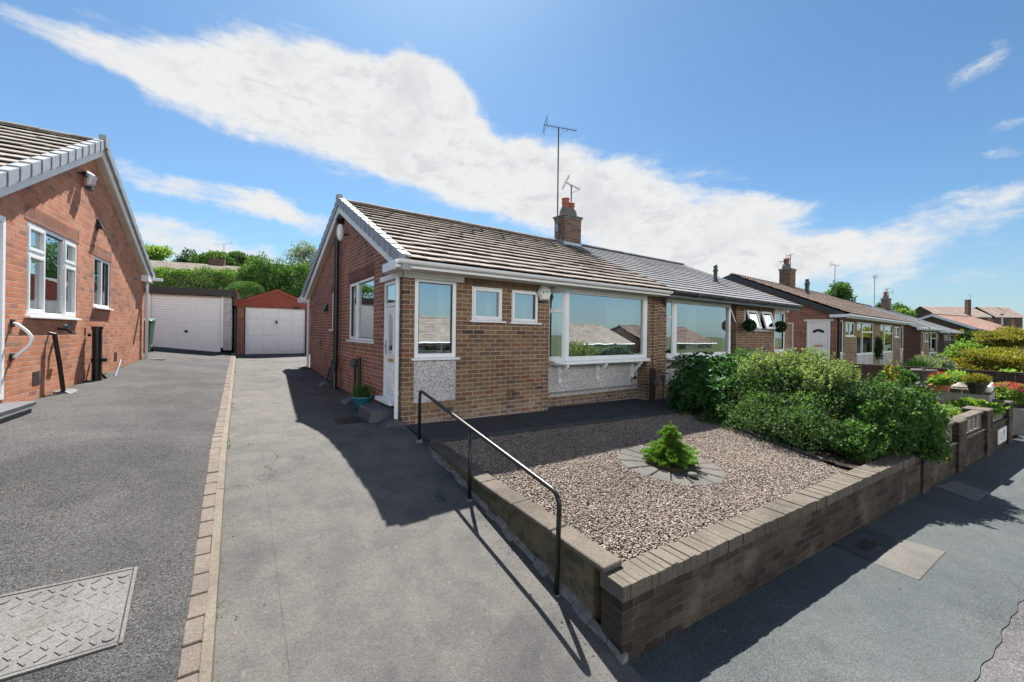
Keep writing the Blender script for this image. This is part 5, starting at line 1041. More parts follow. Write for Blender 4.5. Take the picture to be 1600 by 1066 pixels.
def bend(p, q, r, a=.10, k=6):
    p, q, r = map(Vector, (p, q, r)); s, e = q+(p-q).normalized()*a, q+(r-q).normalized()*a
    return [tuple((1-t)**2*s+2*t*(1-t)*q+t*t*e) for t in [i/k for i in range(k+1)]]
P1, P2, P3, P4 = (hx, 5.30, -1.52), (hx, 5.30, -.80), (hx, 2.42, -1.29), (hx, 2.45, -2.2)
part('rail', MB().tube([P1]+bend(P1, P2, P3, .09)+bend(P2, P3, P4, .11)+[P4], .021, 12), M['black'], HR, smooth=True)
part('post', MB().tube([(hx, 3.88, -1.90), (hx, 3.88, -1.06)], .020, 12), M['black'], HR, smooth=True)
m = MB()
for y, z in ((5.30, -1.505), (3.88, -1.835), (2.45, -2.115)): m.lathe((hx, y, z), [(.06, -.05), (.055, 0), (.04, .022)], 9)
part('mortar_base', m, M['flaunch'], HR)
# circular stone edging and the dwarf conifer
CX, CY, CZ = 4.83, 3.17, -1.675
CE = root('stone_edging', 'ring of wedge shaped paving stones round the dwarf conifer', 'edging', (CX, CY, CZ))
for i in range(15):
    a0, a1 = 2*math.pi*i/15+.02, 2*math.pi*(i+1)/15-.02; m = MB(); dz = random.uniform(-.006, .006)
    pts = [(CX+r*math.cos(a), CY+r*math.sin(a)) for r, a in ((.30, a0), (.66, a0), (.67, (a0+a1)/2), (.66, a1), (.30, a1))]
    m.prism([(x, y, zGr(x, y)-.05) for x, y in pts], (0, 0, .064+dz)); part('stone', m, M['edging'], CE, bevel=.008)
thing('soil_patch', 'dark soil inside the ring under the conifer', 'soil', MB().prism([(CX+.305*math.cos(R(k*24)), CY+.305*math.sin(R(k*24)), CZ-.06) for k in range(15)], (0, 0, .065)), M['soil'], (CX, CY, CZ-.06))
CN = root('dwarf_conifer', 'bright green dwarf conifer with a tufted top in the stone ring', 'conifer', (CX, CY, CZ)); rg = np.random.default_rng(77); ms = []; st = MB(); st.tube([(CX, CY, CZ-.02), (CX, CY, CZ+.3), (CX+.01, CY, CZ+.49)], [.022, .014, .005], 6)
def spray(c, az, L, el, n):
    d = np.array([math.cos(az)*math.cos(el), math.sin(az)*math.cos(el), math.sin(el)]); s = np.array([-math.sin(az), math.cos(az), 0]); t = rg.uniform(.12, 1, n)
    w = (1-t*.75)*.10*(L/.3); P = np.array(c)+d*(t*L)[:, None]+s*(rg.uniform(-1, 1, n)*w)[:, None]+np.array([0, 0, 1])*(rg.normal(0, .012, n)-.05*t*t*(L/.3))[:, None]
    ms.append(leaves(P, .027, rg, .12, .24, dirs=np.repeat((d*1.1)[None], n, 0)+s*rg.normal(0, .5, n)[:, None], spread=.45)); st.tube([tuple(c), tuple(np.array(c)+d*L*.9)], [.006, .002], 4)
for z, L, k in ((.04, .33, 15), (.08, .35, 14), (.125, .33, 13), (.17, .28, 11), (.21, .22, 9), (.25, .15, 7), (.31, .10, 6), (.36, .15, 7), (.405, .11, 6), (.44, .07, 5)):
    for i in range(k): spray((CX+(.01 if z > .35 else 0), CY, CZ+z), 2*math.pi*(i+rg.uniform(-.3, .3))/k+z*9, L*rg.uniform(.75, 1.12), rg.uniform(-.05, .28), int(620*L/.35)+60)
spray((CX+.01, CY, CZ+.43), 0, .09, 1.5, 60); part('foliage', cat(*ms), M['leaf_conifer'], CN); part('trunk', st, M['bark'], CN, fix=False)
m = MB().lathe((CX-.16, CY-.42, zGr(CX-.16, CY-.42)+.03), [(.05, 0), (.065, .02), (.05, .04), (.02, .048)], 9); thing('pebble', 'pale rounded stone lying on the ring before the conifer', 'stone', m, M['cover'], (CX-.16, CY-.42, CZ), bevel=.01)
# edging under the hedge
m = MB(); p = (6.98, 2.15); 
for i in range(6):
    x0, y0 = 6.98+.20*i, 2.15+.475*i; x1, y1 = x0+.192, y0+.456; z0, z1 = zGr(x0, y0), zGr(x1, y1); m.hexa([(x0, y0, z0-.1), (x0+.06, y0, z0-.1), (x1+.06, y1, z1-.1), (x1, y1, z1-.1), (x0, y0, z0+.06), (x0+.06, y0, z0+.06), (x1+.06, y1, z1+.06), (x1, y1, z1+.06)])
thing('edging_stones', 'row of low stone edging half hidden under the hedge', 'edging', m, M['edging'], (7.5, 3.4, -1.7), bevel=.012)
mb = MB(); sheet(mb, [[(7.0+i*.6+max(0, (y-2.1)*.4), max(y, 2.1-.063*(7+i*.6))) for i in range(15)] for y in lin(1.0, 6.3, 12)], lambda x, y: zGr(min(x, 8), max(y, 2.0))+.02-.012*max(0, x-8)); struct('garden_soil', mb, M['soil'], fix=False)
# the boundary shrubs
def shrub(name, label, blobs, size, mat, up, asp, seed, density=1.0, shoots=0, spread=1.0, cat_='shrub', shoot_h=.3, shmat=None):
    rg = np.random.default_rng(seed); b0 = blobs[0]; t = root(name, label, cat_, (b0[0], b0[1], -1.72)); ms = []; sh = []; st = MB()
    for (x, y, z, rx, ry, rz, n) in blobs:
        P, d = blob_pts((x, y, z), (rx, ry, rz), int(n*density), rg, .45, .26); P[:, 2] = np.maximum(P[:, 2], -1.80+rg.uniform(0, .1, len(P))); ms.append(leaves(P, size, rg, up, asp, dirs=d*.7, spread=spread))
        for k in range(5):
            q = rnd_dirs(1, rg)[0]; st.tube([(x+q[0]*.08, y+q[1]*.08, -1.82), (x+q[0]*rx*.35, y+q[1]*ry*.35, z-.1*rz), (x+q[0]*rx*.7, y+q[1]*ry*.7, z+abs(q[2])*rz*.6)], [.02, .013, .005], 5)
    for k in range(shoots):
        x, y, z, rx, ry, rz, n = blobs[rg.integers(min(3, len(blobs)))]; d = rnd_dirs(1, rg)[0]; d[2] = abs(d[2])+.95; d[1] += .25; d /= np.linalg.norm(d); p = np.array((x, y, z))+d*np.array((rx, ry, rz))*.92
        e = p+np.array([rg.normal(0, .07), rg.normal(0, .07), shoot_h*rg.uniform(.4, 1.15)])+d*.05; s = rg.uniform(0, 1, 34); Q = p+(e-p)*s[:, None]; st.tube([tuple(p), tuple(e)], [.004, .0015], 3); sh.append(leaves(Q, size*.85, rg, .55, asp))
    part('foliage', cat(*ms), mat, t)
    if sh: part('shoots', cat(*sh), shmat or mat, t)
    part('stem', st, M['bark'], t, fix=False); return t
def whorls(name, label, blobs, size, mat, seed):
    rg = np.random.default_rng(seed); b0 = blobs[0]; t = root(name, label, 'shrub', (b0[0], b0[1], -1.72)); ms = []; st = MB()
    for (x, y, z, rx, ry, rz, n) in blobs:
        P, d = blob_pts((x, y, z), (rx, ry, rz), n, rg, .55, .2); P[:, 2] = np.maximum(P[:, 2], -1.75)
        for p, q in zip(P, d):
            k = 9; ax = q*.8+np.array([0, 0, .45]); ax /= np.linalg.norm(ax); u = np.cross(ax, [.3, .2, .9]); u /= np.linalg.norm(u); v = np.cross(ax, u); a = np.arange(k)*2*math.pi/k+rg.uniform(0, 6)
            dirs = (u*np.cos(a)[:, None]+v*np.sin(a)[:, None])*1.0+ax*rg.uniform(.1, .7); ms.append(leaves(np.repeat(p[None], k, 0)+dirs*.008, size, rg, 0, .30, dirs=dirs*6, spread=1, fold=.15))
        for k in range(6):
            q = rnd_dirs(1, rg)[0]; st.tube([(x, y, -1.82), (x+q[0]*rx*.4, y+q[1]*ry*.4, z-.1), (x+q[0]*rx*.8, y+q[1]*ry*.8, z+abs(q[2])*rz*.7)], [.022, .014, .005], 5)
    part('foliage', cat(*ms), mat, t); part('stem', st, M['bark'], t, fix=False); return t
whorls('rhododendron', 'glossy dark rhododendron with long leaves at the house end of the hedge', [(8.55, 4.75, -1.05, .78, .62, .66, 620), (9.1, 4.35, -1.0, .7, .6, .66, 420), (8.35, 4.2, -1.25, .55, .5, .5, 260), (8.05, 4.85, -1.3, .42, .4, .4, 150)], .125, M['leaf_rhodo'], 81)
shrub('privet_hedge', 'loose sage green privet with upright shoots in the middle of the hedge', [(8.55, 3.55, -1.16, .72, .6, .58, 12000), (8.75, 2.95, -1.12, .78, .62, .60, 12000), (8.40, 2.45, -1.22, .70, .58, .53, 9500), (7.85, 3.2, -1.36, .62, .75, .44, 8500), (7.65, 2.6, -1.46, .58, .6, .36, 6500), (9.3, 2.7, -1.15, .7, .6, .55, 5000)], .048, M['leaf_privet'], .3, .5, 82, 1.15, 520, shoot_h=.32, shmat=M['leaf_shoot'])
shrub('evergreen_shrub', 'dark evergreen shrub spilling over the front wall at the end of the hedge', [(8.35, 1.85, -1.35, .60, .42, .42, 7500), (8.95, 1.75, -1.28, .62, .40, .45, 7500), (9.35, 1.6, -1.38, .42, .36, .40, 4000), (7.75, 1.98, -1.52, .5, .36, .30, 3600), (8.75, 1.32, -1.62, .32, .18, .26, 1500)], .052, M['leaf_mid'], .1, .6, 83, 1.2, 120, shoot_h=.16, shmat=M['leaf_privet'])
b = at(1398, 610, 8.3); shrub('rose_bush', 'young rose stems with yellow and orange leaves rising from the hedge', [(b[0], b[1], b[2]+.02, .13, .13, .26, 190)], .065, M['leaf_rose'], .3, .6, 84, 1, 6)
b = at(1110, 655, 8.3); shrub('fern', 'small fresh green fern at the foot of the hedge', [(7.75, 4.2, -1.62, .28, .25, .16, 500)], .06, M['leaf_mid'], .4, .4, 85)
# small things by the front door
def box_thing(name, label, c, b, mat, bevel=.01, parts=()): return thing(name, label, c, b, mat, tuple(b.v[0]), bevel=bevel)
st = MB().hexa([(1.80, 6.28, -1.42), (2.22, 6.28, -1.42), (2.22, 7.0, -1.42), (1.80, 7.0, -1.42), (1.83, 6.31, -1.215), (2.22, 6.31, -1.20), (2.22, 6.97, -1.20), (1.83, 6.97, -1.215)])
box_thing('door_step', 'dark grey step below the white front door', 'step', st, M['rubber'], .02)
def cover(name, label, x, y, z, sx, sy, h=.10, rz=0, fr='H', mat=None):
    m = MB(); n = 8; pr = [(sx*(i/n-.5)*2, h*math.sqrt(max(0, 1-((i/n-.5)*2)**2))*.6+h*.4*(1-abs((i/n-.5)*2))) for i in range(n+1)]
    m.prism([(x+a, y-sy, z+b) for a, b in pr], (0, sy*2, 0)); return thing(name, label, 'drain cover', m, mat or M['rubber'], (x, y, z), fr=fr, group='domed drain covers by the walls')
cover('drain_cover', 'domed grey drain cover at the foot of the white downpipe', 2.10, 6.10, -1.43, .20, .15)
cover('drain_cover', 'domed grey drain cover under the twin waste pipes', 2.06, 8.32, -1.41, .20, .2)
cover('drain_cover', 'domed grey drain cover behind the black soil pipe', 2.02, 10.62, -1.33, .18, .18)
cover('drain_cover', 'small dark drain cover at the far corner downpipe', 2.02, 14.2, -1.18, .16, .2, .07)
PP = root('plant_pot', 'teal glazed pot with a spiky plant beside the front step', 'plant pot', (1.98, 7.32, -1.41)); px, py, pz = 1.98, 7.32, -1.41
part('pot', MB().lathe((px, py, pz), [(.11, 0), (.155, .2), (.165, .235), (.185, .24), (.185, .275), (.165, .275), (.15, .23)], 24), M['teal'], PP, smooth=True)
rg = np.random.default_rng(5); P = np.stack([px+rg.normal(0, .05, 420), py+rg.normal(0, .05, 420), np.full(420, pz+.24)], 1); part('foliage', leaves(P, .21, rg, 1.6, .05, spread=.75), M['leaf_mid'], PP)
m = MB(); m.box(1.42, 1.92, 6.47, 6.90, -1.412, -1.40)
for i in range(9): m.box(1.45+i*.051, 1.474+i*.051, 6.5, 6.87, -1.40, -1.392)
thing('drain_grate', 'black slotted mat like grate on the drive before the door step', 'grate', m, M['black'], (1.67, 6.7, -1.41))
GX_, GV_ = U0, 9.62
m = MB(); x, y, z = U0, 9.7, -1.17; m.hexa([(x+.02, y-.22, z), (x+.34, y-.16, z), (x+.36, y+.24, z), (x+.02, y+.22, z), (x+.02, y-.18, z+.13), (x+.16, y-.14, z+.12), (x+.16, y+.2, z+.12), (x+.02, y+.2, z+.13)])
thing('drain_cover', 'black wedge shaped drain cover under the slanting waste pipe at left', 'drain cover', m, M['rubber'], (x+.15, y, z), fr='G', group='domed drain covers by the walls', bevel=.012)
m = MB(); m.box(x+.36, x+.8, y-.1, y+.14, z-.02, z+.004); m.box(x+.2, x+.75, 11.5, 11.85, -1.14, -1.125); m.box(x+.08, x+.5, 15.2, 15.5, -.9, -.875); thing('gully_slab', 'thin pale concrete gully slabs set in the tarmac by the orange wall', 'slab', m, M['cover'], (x+.5, 11, -1.15), fr='G')
m = MB(); x, y, z = U0, 7.55, -1.30
SS = root('door_step', 'grey concrete step with a white nosing at the left edge', 'step', (U0+.3, 7.6, -1.3), fr='G')
part('tread', MB().box(U0+.01, U0+.30, 6.9, 8.1, -1.06, -1.0), M['rubber'], SS, bevel=.012); part('base', MB().box(U0+.01, U0+.27, 6.95, 8.06, -1.4, -1.06), M['rubber'], SS); part('nosing', MB().box(U0+.272, U0+.285, 6.95, 8.06, -1.09, -1.062), M['upvc'], SS)
m = MB().box(U0+.30, U0+.62, 6.6, 7.75, -1.30, -1.22); thing('flagstone', 'corner of a sandy flagstone below the left step', 'slab', m, M['cement'], (U0+.8, 7, -1.3), fr='G')
# cast iron cover with raised studs on the tarmac
MC = root('manhole_cover', 'square cast iron inspection cover with raised tread pattern in the tarmac', 'manhole cover', (-.8, 3.53, -1.78)); cx, cy, ca, hs = -.82, 3.56, R(2), .31
def mp(a, b, h): 
    x, y = cx+a*math.cos(ca)-b*math.sin(ca), cy+a*math.sin(ca)+b*math.cos(ca); return (x, y, zL(cx+a, y)+h)
def mbox(m, a0, a1, b0, b1, h0, h1, rot=0):
    c, s = math.cos(rot), math.sin(rot); ac, bc = (a0+a1)/2, (b0+b1)/2
    def q(a, b): return (ac+(a-ac)*c-(b-bc)*s, bc+(a-ac)*s+(b-bc)*c)
    P = [q(a0, b0), q(a1, b0), q(a1, b1), q(a0, b1)]; m.hexa([mp(*p, h0) for p in P]+[mp(*p, h1) for p in P])
m = MB(); mbox(m, -hs, hs, -hs, hs, -.03, .008); part('plate', m, M['iron'], MC)
m = MB(); mbox(m, hs+.008, hs+.026, -hs-.02, hs+.02, -.03, .010); mbox(m, -hs-.026, -hs-.008, -hs-.02, hs+.02, -.03, .010); mbox(m, -hs, hs, hs+.008, hs+.026, -.03, .010); mbox(m, -hs, hs, -hs-.026, -hs-.008, -.03, .010); part('frame', m, M['iron'], MC)
m = MB()
for i in range(9):
    for j in range(9):
        a, b = -.27+i*.0675, -.27+j*.0675
        if abs(b) < .035 and abs(a) < .14: continue
        if (i+j) % 2 == 0: mbox(m, a-.024, a+.024, b-.0055, b+.0055, .007, .0135, R(38))
        else: mbox(m, a-.024, a+.024, b-.0055, b+.0055, .007, .0135, R(-52))
mbox(m, -.13, .13, .014, .019, .007, .012); mbox(m, -.13, .13, -.022, -.017, .007, .012)
for i, w in enumerate((.016, .02, .014, .02, .016, .02, .018)): mbox(m, -.115+i*.034, -.115+i*.034+w, -.010, .008, .007, .012)
part('tread_stud', m, M['iron'], MC, label='raised tread studs and lettering band')
for a, b in ((.27, .27), (.27, -.27), (-.27, .27), (-.27, -.27)):
    m = MB(); P = [mp(a+.03*math.cos(R(k*36)), b+.022*math.sin(R(k*36)), .009) for k in range(10)]; m.prism(P, (0, 0, .006)); part('keyhole_boss', m, M['iron'], MC)
# covers in the pavement
def pcov(label, pts, mat, insert=None):
    o = (pts[0][0], pts[0][1], -2.3); m = MB().prism([(x, y, zP(G2u(x, y))-.03) for x, y in pts], (0, 0, .036)); t = thing('utility_cover', label, 'utility cover', m, mat, o, bevel=.004)
    if insert: part('insert', MB().prism([(x, y, zP(G2u(x, y))+.002) for x, y in insert], (0, 0, .006)), M['brick_grey'], t)
def G2u(x, y): return x*math.cos(GB_)-y*math.sin(GB_)
pcov('pale concrete utility cover in two slabs, half in the wall shadow', [(5.46, .90), (6.47, .86), (6.43, 1.22), (5.47, 1.24)], M['cover']); pcov('concrete cover with a small rusty plate close to the wall', [(5.48, 1.25), (6.43, 1.23), (6.42, 1.60), (5.60, 1.62)], M['path'], [(5.72, 1.34), (6.05, 1.33), (6.05, 1.46), (5.72, 1.47)])
pcov('dark rectangular utility cover in the pavement shade beyond the pale slabs', [(8.95, .90), (9.70, .84), (9.98, 1.25), (9.30, 1.36)], M['iron'])
# posts and boxes at the end of the path, hanging topiary
x, y = 8.05, 5.75; t = root('garden_post', 'dark post with a grey lamp head at the right end of the path', 'post', (x, y, -1.55)); part('pole', MB().box(x-.05, x+.05, y-.05, y+.05, -1.62, -.78), M['timber_dark'], t); part('lamp_head', MB().lathe((x-.02, y-.12, -1.15), [(.045, 0), (.055, .04), (.055, .12), (.03, .14)], 12), M['rubber'], t); part('arm', MB().tube([(x, y, -.80), (x+.55, y-.08, -.93)], .012, 6), M['timber_dark'], t)
for i, (x, y, lab) in enumerate(((8.42, 5.72, 'small grey outdoor socket box beside the brick pier'), (8.60, 5.66, 'second pale socket box nearer the rhododendron'))):
    t = root('socket_box', lab, 'socket box', (x, y, -1.2)); part('box', MB().box(x-.045, x+.045, y-.03, y+.03, -1.08+.08*i, -.93+.08*i), M['rubber' if i == 0 else 'ornament'], t, bevel=.008); part('stake', MB().tube([(x, y, -1.6), (x, y, -1.08+.08*i)], .014, 6), M['timber_dark'], t)
for i, (x, lab) in enumerate(((12.68, 'dark topiary ball hanging before the left small window'), (14.76, 'dark topiary ball hanging before the tall narrow window'))):
    rg = np.random.default_rng(90+i); t = root('topiary_ball', lab, 'topiary ball', (x, 5.74, .32), group='hanging topiary balls'); P, d = blob_pts((x, 5.74, .32), (.155, .155, .155), 1600, rg, .8, .04); part('foliage', leaves(P, .055, rg, 0, .5, dirs=d*.9), M['leaf_dark'], t); part('chain', MB().tube([(x, 5.74, .48), (x, 5.72, .93)], .006, 5), M['black'], t)
# ------------------------------------------------------------------ neighbour's garden on the right
ZT = -1.22
p = [onz(1546, 613.5, ZT), onz(1425, 604, ZT)]; a, b = p; c_, d_ = (a[0]+1.6, a[1]+.05, ZT), (b[0]+1.1, b[1]+.25, ZT)
TR = root('raised_bed', 'raised paved bed of pale stone carrying pots in the next garden', 'raised bed', (a[0], a[1], -1.7)); m = MB().prism([(q[0], q[1], -1.9) for q in (a, c_, d_, b)], (0, 0, .62)); part('base', m, M['slab'], TR)
m = MB(); A_v, B_v = Vector((a[0], a[1])), Vector((b[0], b[1]))
def strip(P, Q, n, w=.12):
    P, Q = Vector(P[:2]), Vector(Q[:2]); s = (Q-P).normalized(); nr = Vector((s.y, -s.x))
    for i in range(n):
        u, v = P.lerp(Q, i/n+.004), P.lerp(Q, (i+1)/n-.004); m.prism([(u.x-nr.x*.02, u.y-nr.y*.02, ZT-.055), (v.x-nr.x*.02, v.y-nr.y*.02, ZT-.055), (v.x+nr.x*w, v.y+nr.y*w, ZT-.055), (u.x+nr.x*w, u.y+nr.y*w, ZT-.055)], (0, 0, .09))
strip(a, b, 6); strip(c_, a, 4); part('coping_stone', m, M['coping'], TR, bevel=.008)
mb = MB(); rg2 = np.random.default_rng(8); V, F = pebbles(5200, lambda X, Y: (Y > min(a[1], c_[1])+.12) & (Y < b[1]-.1) & (X > a[0]+.22+(Y-a[1])*(b[0]-a[0])/(b[1]-a[1])) & (X < c_[0]-.1), lambda x, y: ZT, rg2, .012, .022, a[0], d_[0]+.6, a[1]-.2, b[1]+.2); struct('bed_gravel', (V, F), M['gravel'], kind='stuff')
zb = ZT+.005
q = onz(1443, 602, zb); t = root('bird_bath', 'grey stone bird bath on the raised bed', 'bird bath', q); part('pedestal', MB().lathe(q, [(.16, 0), (.16, .05), (.09, .09), (.07, .2), (.09, .29), (.13, .32)], 16), M['cover'], t, smooth=True); part('basin', MB().lathe((q[0], q[1], q[2]+.32), [(.12, 0), (.24, .04), (.25, .09), (.2, .07), (.05, .05)], 20), M['cover'], t, smooth=True); part('ornament', MB().lathe((q[0], q[1], q[2]+.37), [(.05, 0), (.04, .05), (.03, .1)], 8), M['cover'], t)
q = onz(1468, 611, zb); t = root('trough', 'terracotta trough planted with pale green leaves on the raised bed', 'trough', q); r_ = .17; part('pot', MB().hexa([(q[0]-.11, q[1]-.14, q[2]), (q[0]+.11, q[1]-.14, q[2]), (q[0]+.11, q[1]+.14, q[2]), (q[0]-.11, q[1]+.14, q[2]), (q[0]-.13, q[1]-.18, q[2]+.15), (q[0]+.13, q[1]-.18, q[2]+.15), (q[0]+.13, q[1]+.18, q[2]+.15), (q[0]-.13, q[1]+.18, q[2]+.15)]), M['terracotta'], t, bevel=.02)
rg = np.random.default_rng(61); P, d = blob_pts((q[0], q[1], q[2]+.22), (.14, .17, .11), 420, rg, .3, .3); part('foliage', leaves(P, .09, rg, .3, .6, dirs=d*.6), M['leaf_light'], t)
q = onz(1472, 603, zb); bush('acer_bush', 'small red leaved bush behind the terracotta trough', 'bush', (q[0]+.1, q[1]+.1, q[2]), (.20, .2, .17), 330, .09, M['leaf_red'], .1, .5, .3, .3, None, 62)
q = onz(1526, 616, zb); t = root('planter', 'tapered black planter with a round golden bush on the raised bed', 'planter', q); part('pot', MB().lathe(q, [(.10, 0), (.155, .2), (.17, .215), (.17, .25), (.15, .25), (.14, .21)], 20), M['black'], t)
P, d = blob_pts((q[0], q[1], q[2]+.33), (.20, .20, .11), 2200, np.random.default_rng(63), .4, .15); part('foliage', leaves(P, .04, np.random.default_rng(64), .4, .4, dirs=d*.7), M['leaf_gold'], t)
q = onz(1543, 613, zb+.03); m = MB().lathe(q, [(.05, 0), (.09, .06), (.085, .12), (.03, .155)], 12); m.tube([(q[0]-.05, q[1]+.03, q[2]+.10), (q[0]-.08, q[1]+.05, q[2]+.20), (q[0]-.115, q[1]+.07, q[2]+.2)], [.04, .028, .012], 7); m.tube([(q[0]+.05, q[1]-.03, q[2]+.10), (q[0]+.10, q[1]-.06, q[2]+.22)], [.04, .02], 6); thing('hen_ornament', 'white hen ornament at the corner of the raised bed', 'ornament', m, M['ornament'], q, smooth=True)
q = onz(1500, 607, zb); m = MB().lathe(q, [(.10, 0), (.14, .05), (.08, .10), (.03, .15)], 9); thing('stone_ornament', 'low pale stone ornament left of the black planter', 'ornament', m, M['slab'], q)
for i, (cx, cy, w, h, F, n, sz, mt, nm, lab) in enumerate([
    (1470, 662, 75, 26, 8.9, 2200, .11, 'leaf_light', 'bush', 'light green leafy plants between the hedge and screen wall'),
    (1520, 648, 62, 20, 9.1, 1800, .11, 'leaf_light', 'bush', 'broad yellow green plant just behind the middle wall pier'),
    (1445, 658, 50, 30, 8.6, 2000, .07, 'leaf_mid', 'bush', 'dark green bush at the right end of the hedge'),
    (1405, 612, 58, 36, 11.5, 5200, .07, 'leaf_mid', 'bush', 'dense green conifer mound behind the hedge near the bird bath'),
    (1500, 606, 44, 24, 11.2, 900, .10, 'leaf_light', 'bush', 'leafy green plant behind the black planter'),
    (1577, 606, 46, 26, 13.3, 1400, .12, 'leaf_light', 'bush', 'bright green bush behind the pink flowers'),
    (1552, 584, 112, 40, 18.5, 12000, .12, 'leaf_gold', 'bush', 'large golden green bush beyond the brown fence at right'),
    (1510, 575, 50, 40, 19.5, 4000, .12, 'leaf_light', 'bush', 'fresh green bush left of the large golden bush'),
    (1575, 543, 84, 28, 28, 6000, .17, 'leaf_gold', 'bush', 'rounded yellow bush above the large golden bush'),
    (1520, 544, 38, 26, 33, 3500, .17, 'leaf_dark', 'bush', 'dark rounded evergreen before the far brown house'),
    (1494, 538, 30, 22, 36, 2200, .17, 'leaf_gold', 'bush', 'yellow shrub below the pink roof'),
    (1527, 524, 22, 18, 46, 1800, .17, 'leaf_mid', 'bush', 'clipped square topped bush before the farthest brick wall'),
    (1550, 541, 44, 16, 30, 2200, .17, 'leaf_mid', 'bush', 'low mid green bush left of the street lamp'),
    (1458, 580, 50, 24, 17.5, 2600, .13, 'leaf_silver', 'bush', 'silvery low mound beyond the brown fence'),
    (1366, 560, 24, 34, 20, 2600, .10, 'leaf_dark', 'bush', 'dark round shrub before the far bay window'),
    (1545, 528, 22, 9, 60, 600, .25, 'flower_pink', 'bush', 'distant pink flowering shrub by the white garage')]):
    b = at(cx, cy, F); r = w*F/FPX/2; bush(nm, lab, 'bush', b, (r, r*.8, h*F/FPX/2), n, sz, M[mt], .3, .55, .4, .3, 'neighbouring garden bushes', 200+i)
FP = root('flowering_sedum', 'mound of pink flower heads right of the raised bed', 'flowers', at(1577, 630, 11)); b = at(1577, 630, 11); rg = np.random.default_rng(71); r = .50
FB = root('flower_bed', 'stone edged bed under the pink flowers at the right edge', 'flower bed', (b[0], b[1], -2.3)); part('edging', MB().box(b[0]-.55, b[0]+.75, b[1]-.75, b[1]+1.0, -2.6, b[2]-.06).box(b[0]-.60, b[0]+.8, b[1]-.8, b[1]-.7, -2.6, b[2]-.02), M['slab'], FB, bevel=.02); part('soil', MB().box(b[0]-.5, b[0]+.7, b[1]-.69, b[1]+.95, b[2]-.059, b[2]-.01), M['soil'], FB)
P, d = blob_pts((b[0], b[1], b[2]+.26), (r, r*.8, .24), 1500, rg, .4, .2); part('foliage', leaves(P, .09, rg, .3, .6, dirs=d*.5), M['leaf_light'], FP); ms = []
for i in range(46):
    q = rnd_dirs(1, rg)[0]; q[2] = abs(q[2])+.2; q /= np.linalg.norm(q); c = np.array((b[0], b[1], b[2]+.24))+q*np.array((r, r*.8, .30)); P, d = blob_pts(tuple(c), (.075, .075, .032), 40, rg, .3, .1); ms.append(leaves(P, .03, rg, .5, .8, dirs=d))
part('flower', cat(*ms), M['flower_pink'], FP)
for i, (cx, cy, F) in enumerate(((1432, 585, 15.0), (1446, 583, 15.5))):
    b = at(cx, cy, F); rg = np.random.default_rng(300+i); P = np.stack([b[0]+rg.normal(0, .12, 500), b[1]+rg.normal(0, .12, 500), np.full(500, b[2])], 1); t = root('cordyline', 'dark spiky grass tuft behind the bird bath' if i == 0 else 'paler spiky grass tuft beside the dark one', 'grass tuft', b); part('foliage', leaves(P, .5, rg, 1.3, .05, spread=.7), M['leaf_dark'] if i == 0 else M['leaf_silver'], t)
m = MB(); Y = .35
FN = root('fence', 'dark brown board fence crossing behind the raised bed', 'fence', (18.4, 3, -1.7))
pn = MB()
for i in range(34):
    y0 = .35+i*.158; pn.box(18.38+random.uniform(-.004, .004), 18.41, y0, y0+.152, -1.9, -.98)
part('board_panel', pn, M['timber_dark'], FN); part('capping', MB().box(18.34, 18.46, .3, 5.75, -.975, -.93), M['timber_dark'], FN)
for y in (.35, 2.1, 3.9, 5.65): part('post', MB().box(18.415, 18.52, y, y+.1, -1.9, -.94), M['timber_dark'], FN)
b0, b1 = at(1466, 556, 24), at(1512, 558, 22); d = Vector(b1)-Vector(b0); m = MB()
for i in range(9):
    z = b0[2]+.1*i; m.prism([(b0[0], b0[1], z), (b1[0], b1[1], z), (b1[0]+.03, b1[1]+.03, z), (b0[0]+.03, b0[1]+.03, z)], (0, 0, .085))
DF = root('fence', 'black slatted fence panel with white uprights far right', 'fence', b0); part('slat_panel', m, M['black'], DF)
for s in (.2, .55): q = Vector(b0).lerp(Vector(b1), s); part('post', MB().box(q.x-.05, q.x, q.y-.08, q.y-.03, b0[2]+.2, b0[2]+.85), M['slab'], DF)
b0, b1 = at(1462, 564, 21), at(1505, 566, 19.5); m = MB().prism([(b0[0], b0[1], b0[2]-.4), (b1[0], b1[1], b0[2]-.4), (b1[0]+.2, b1[1]+.2, b0[2]-.4), (b0[0]+.2, b0[1]+.2, b0[2]-.4)], (0, 0, .75)); thing('low_wall', 'low sandy brick wall before the black fence panel', 'wall', m, M['brick_buff'], b0)
# weeds, grit and dead leaves that gather along edges (nobody could count them)
rg = np.random.default_rng(404); ms = []
def tuft(x, y, z, n, s): ms.append(leaves(np.stack([x+rg.normal(0, .012, n), y+rg.normal(0, .02, n), np.full(n, z)], 1), s, rg, .9, .25))
for i in range(230):
    y = rg.uniform(1.2, 17); 
    if math.sin(y*2.3)+math.sin(y*5.1+1) > .2: tuft(kx(y)+.008, y, zD(y)-.004, 5, .020)
for i in range(150):
    y = rg.uniform(6, 14.2); tuft(2.205, y, zD(y)-.004, 5, .026)
for i in range(120):
    u = rg.uniform(2.3, 15); x, y = G2H(u, 1.955); tuft(x, y, zP(u)-.004, 5, .024)
for i in range(90):
    v = rg.uniform(8.2, 15.4); x, y = G2H(U0+.02, v); tuft(x, y, zL(x, y)-.005, 5, .03)
struct('weeds', cat(*ms), M['leaf_mid'], kind='stuff')
X, Y, Z = [], [], []
P = []
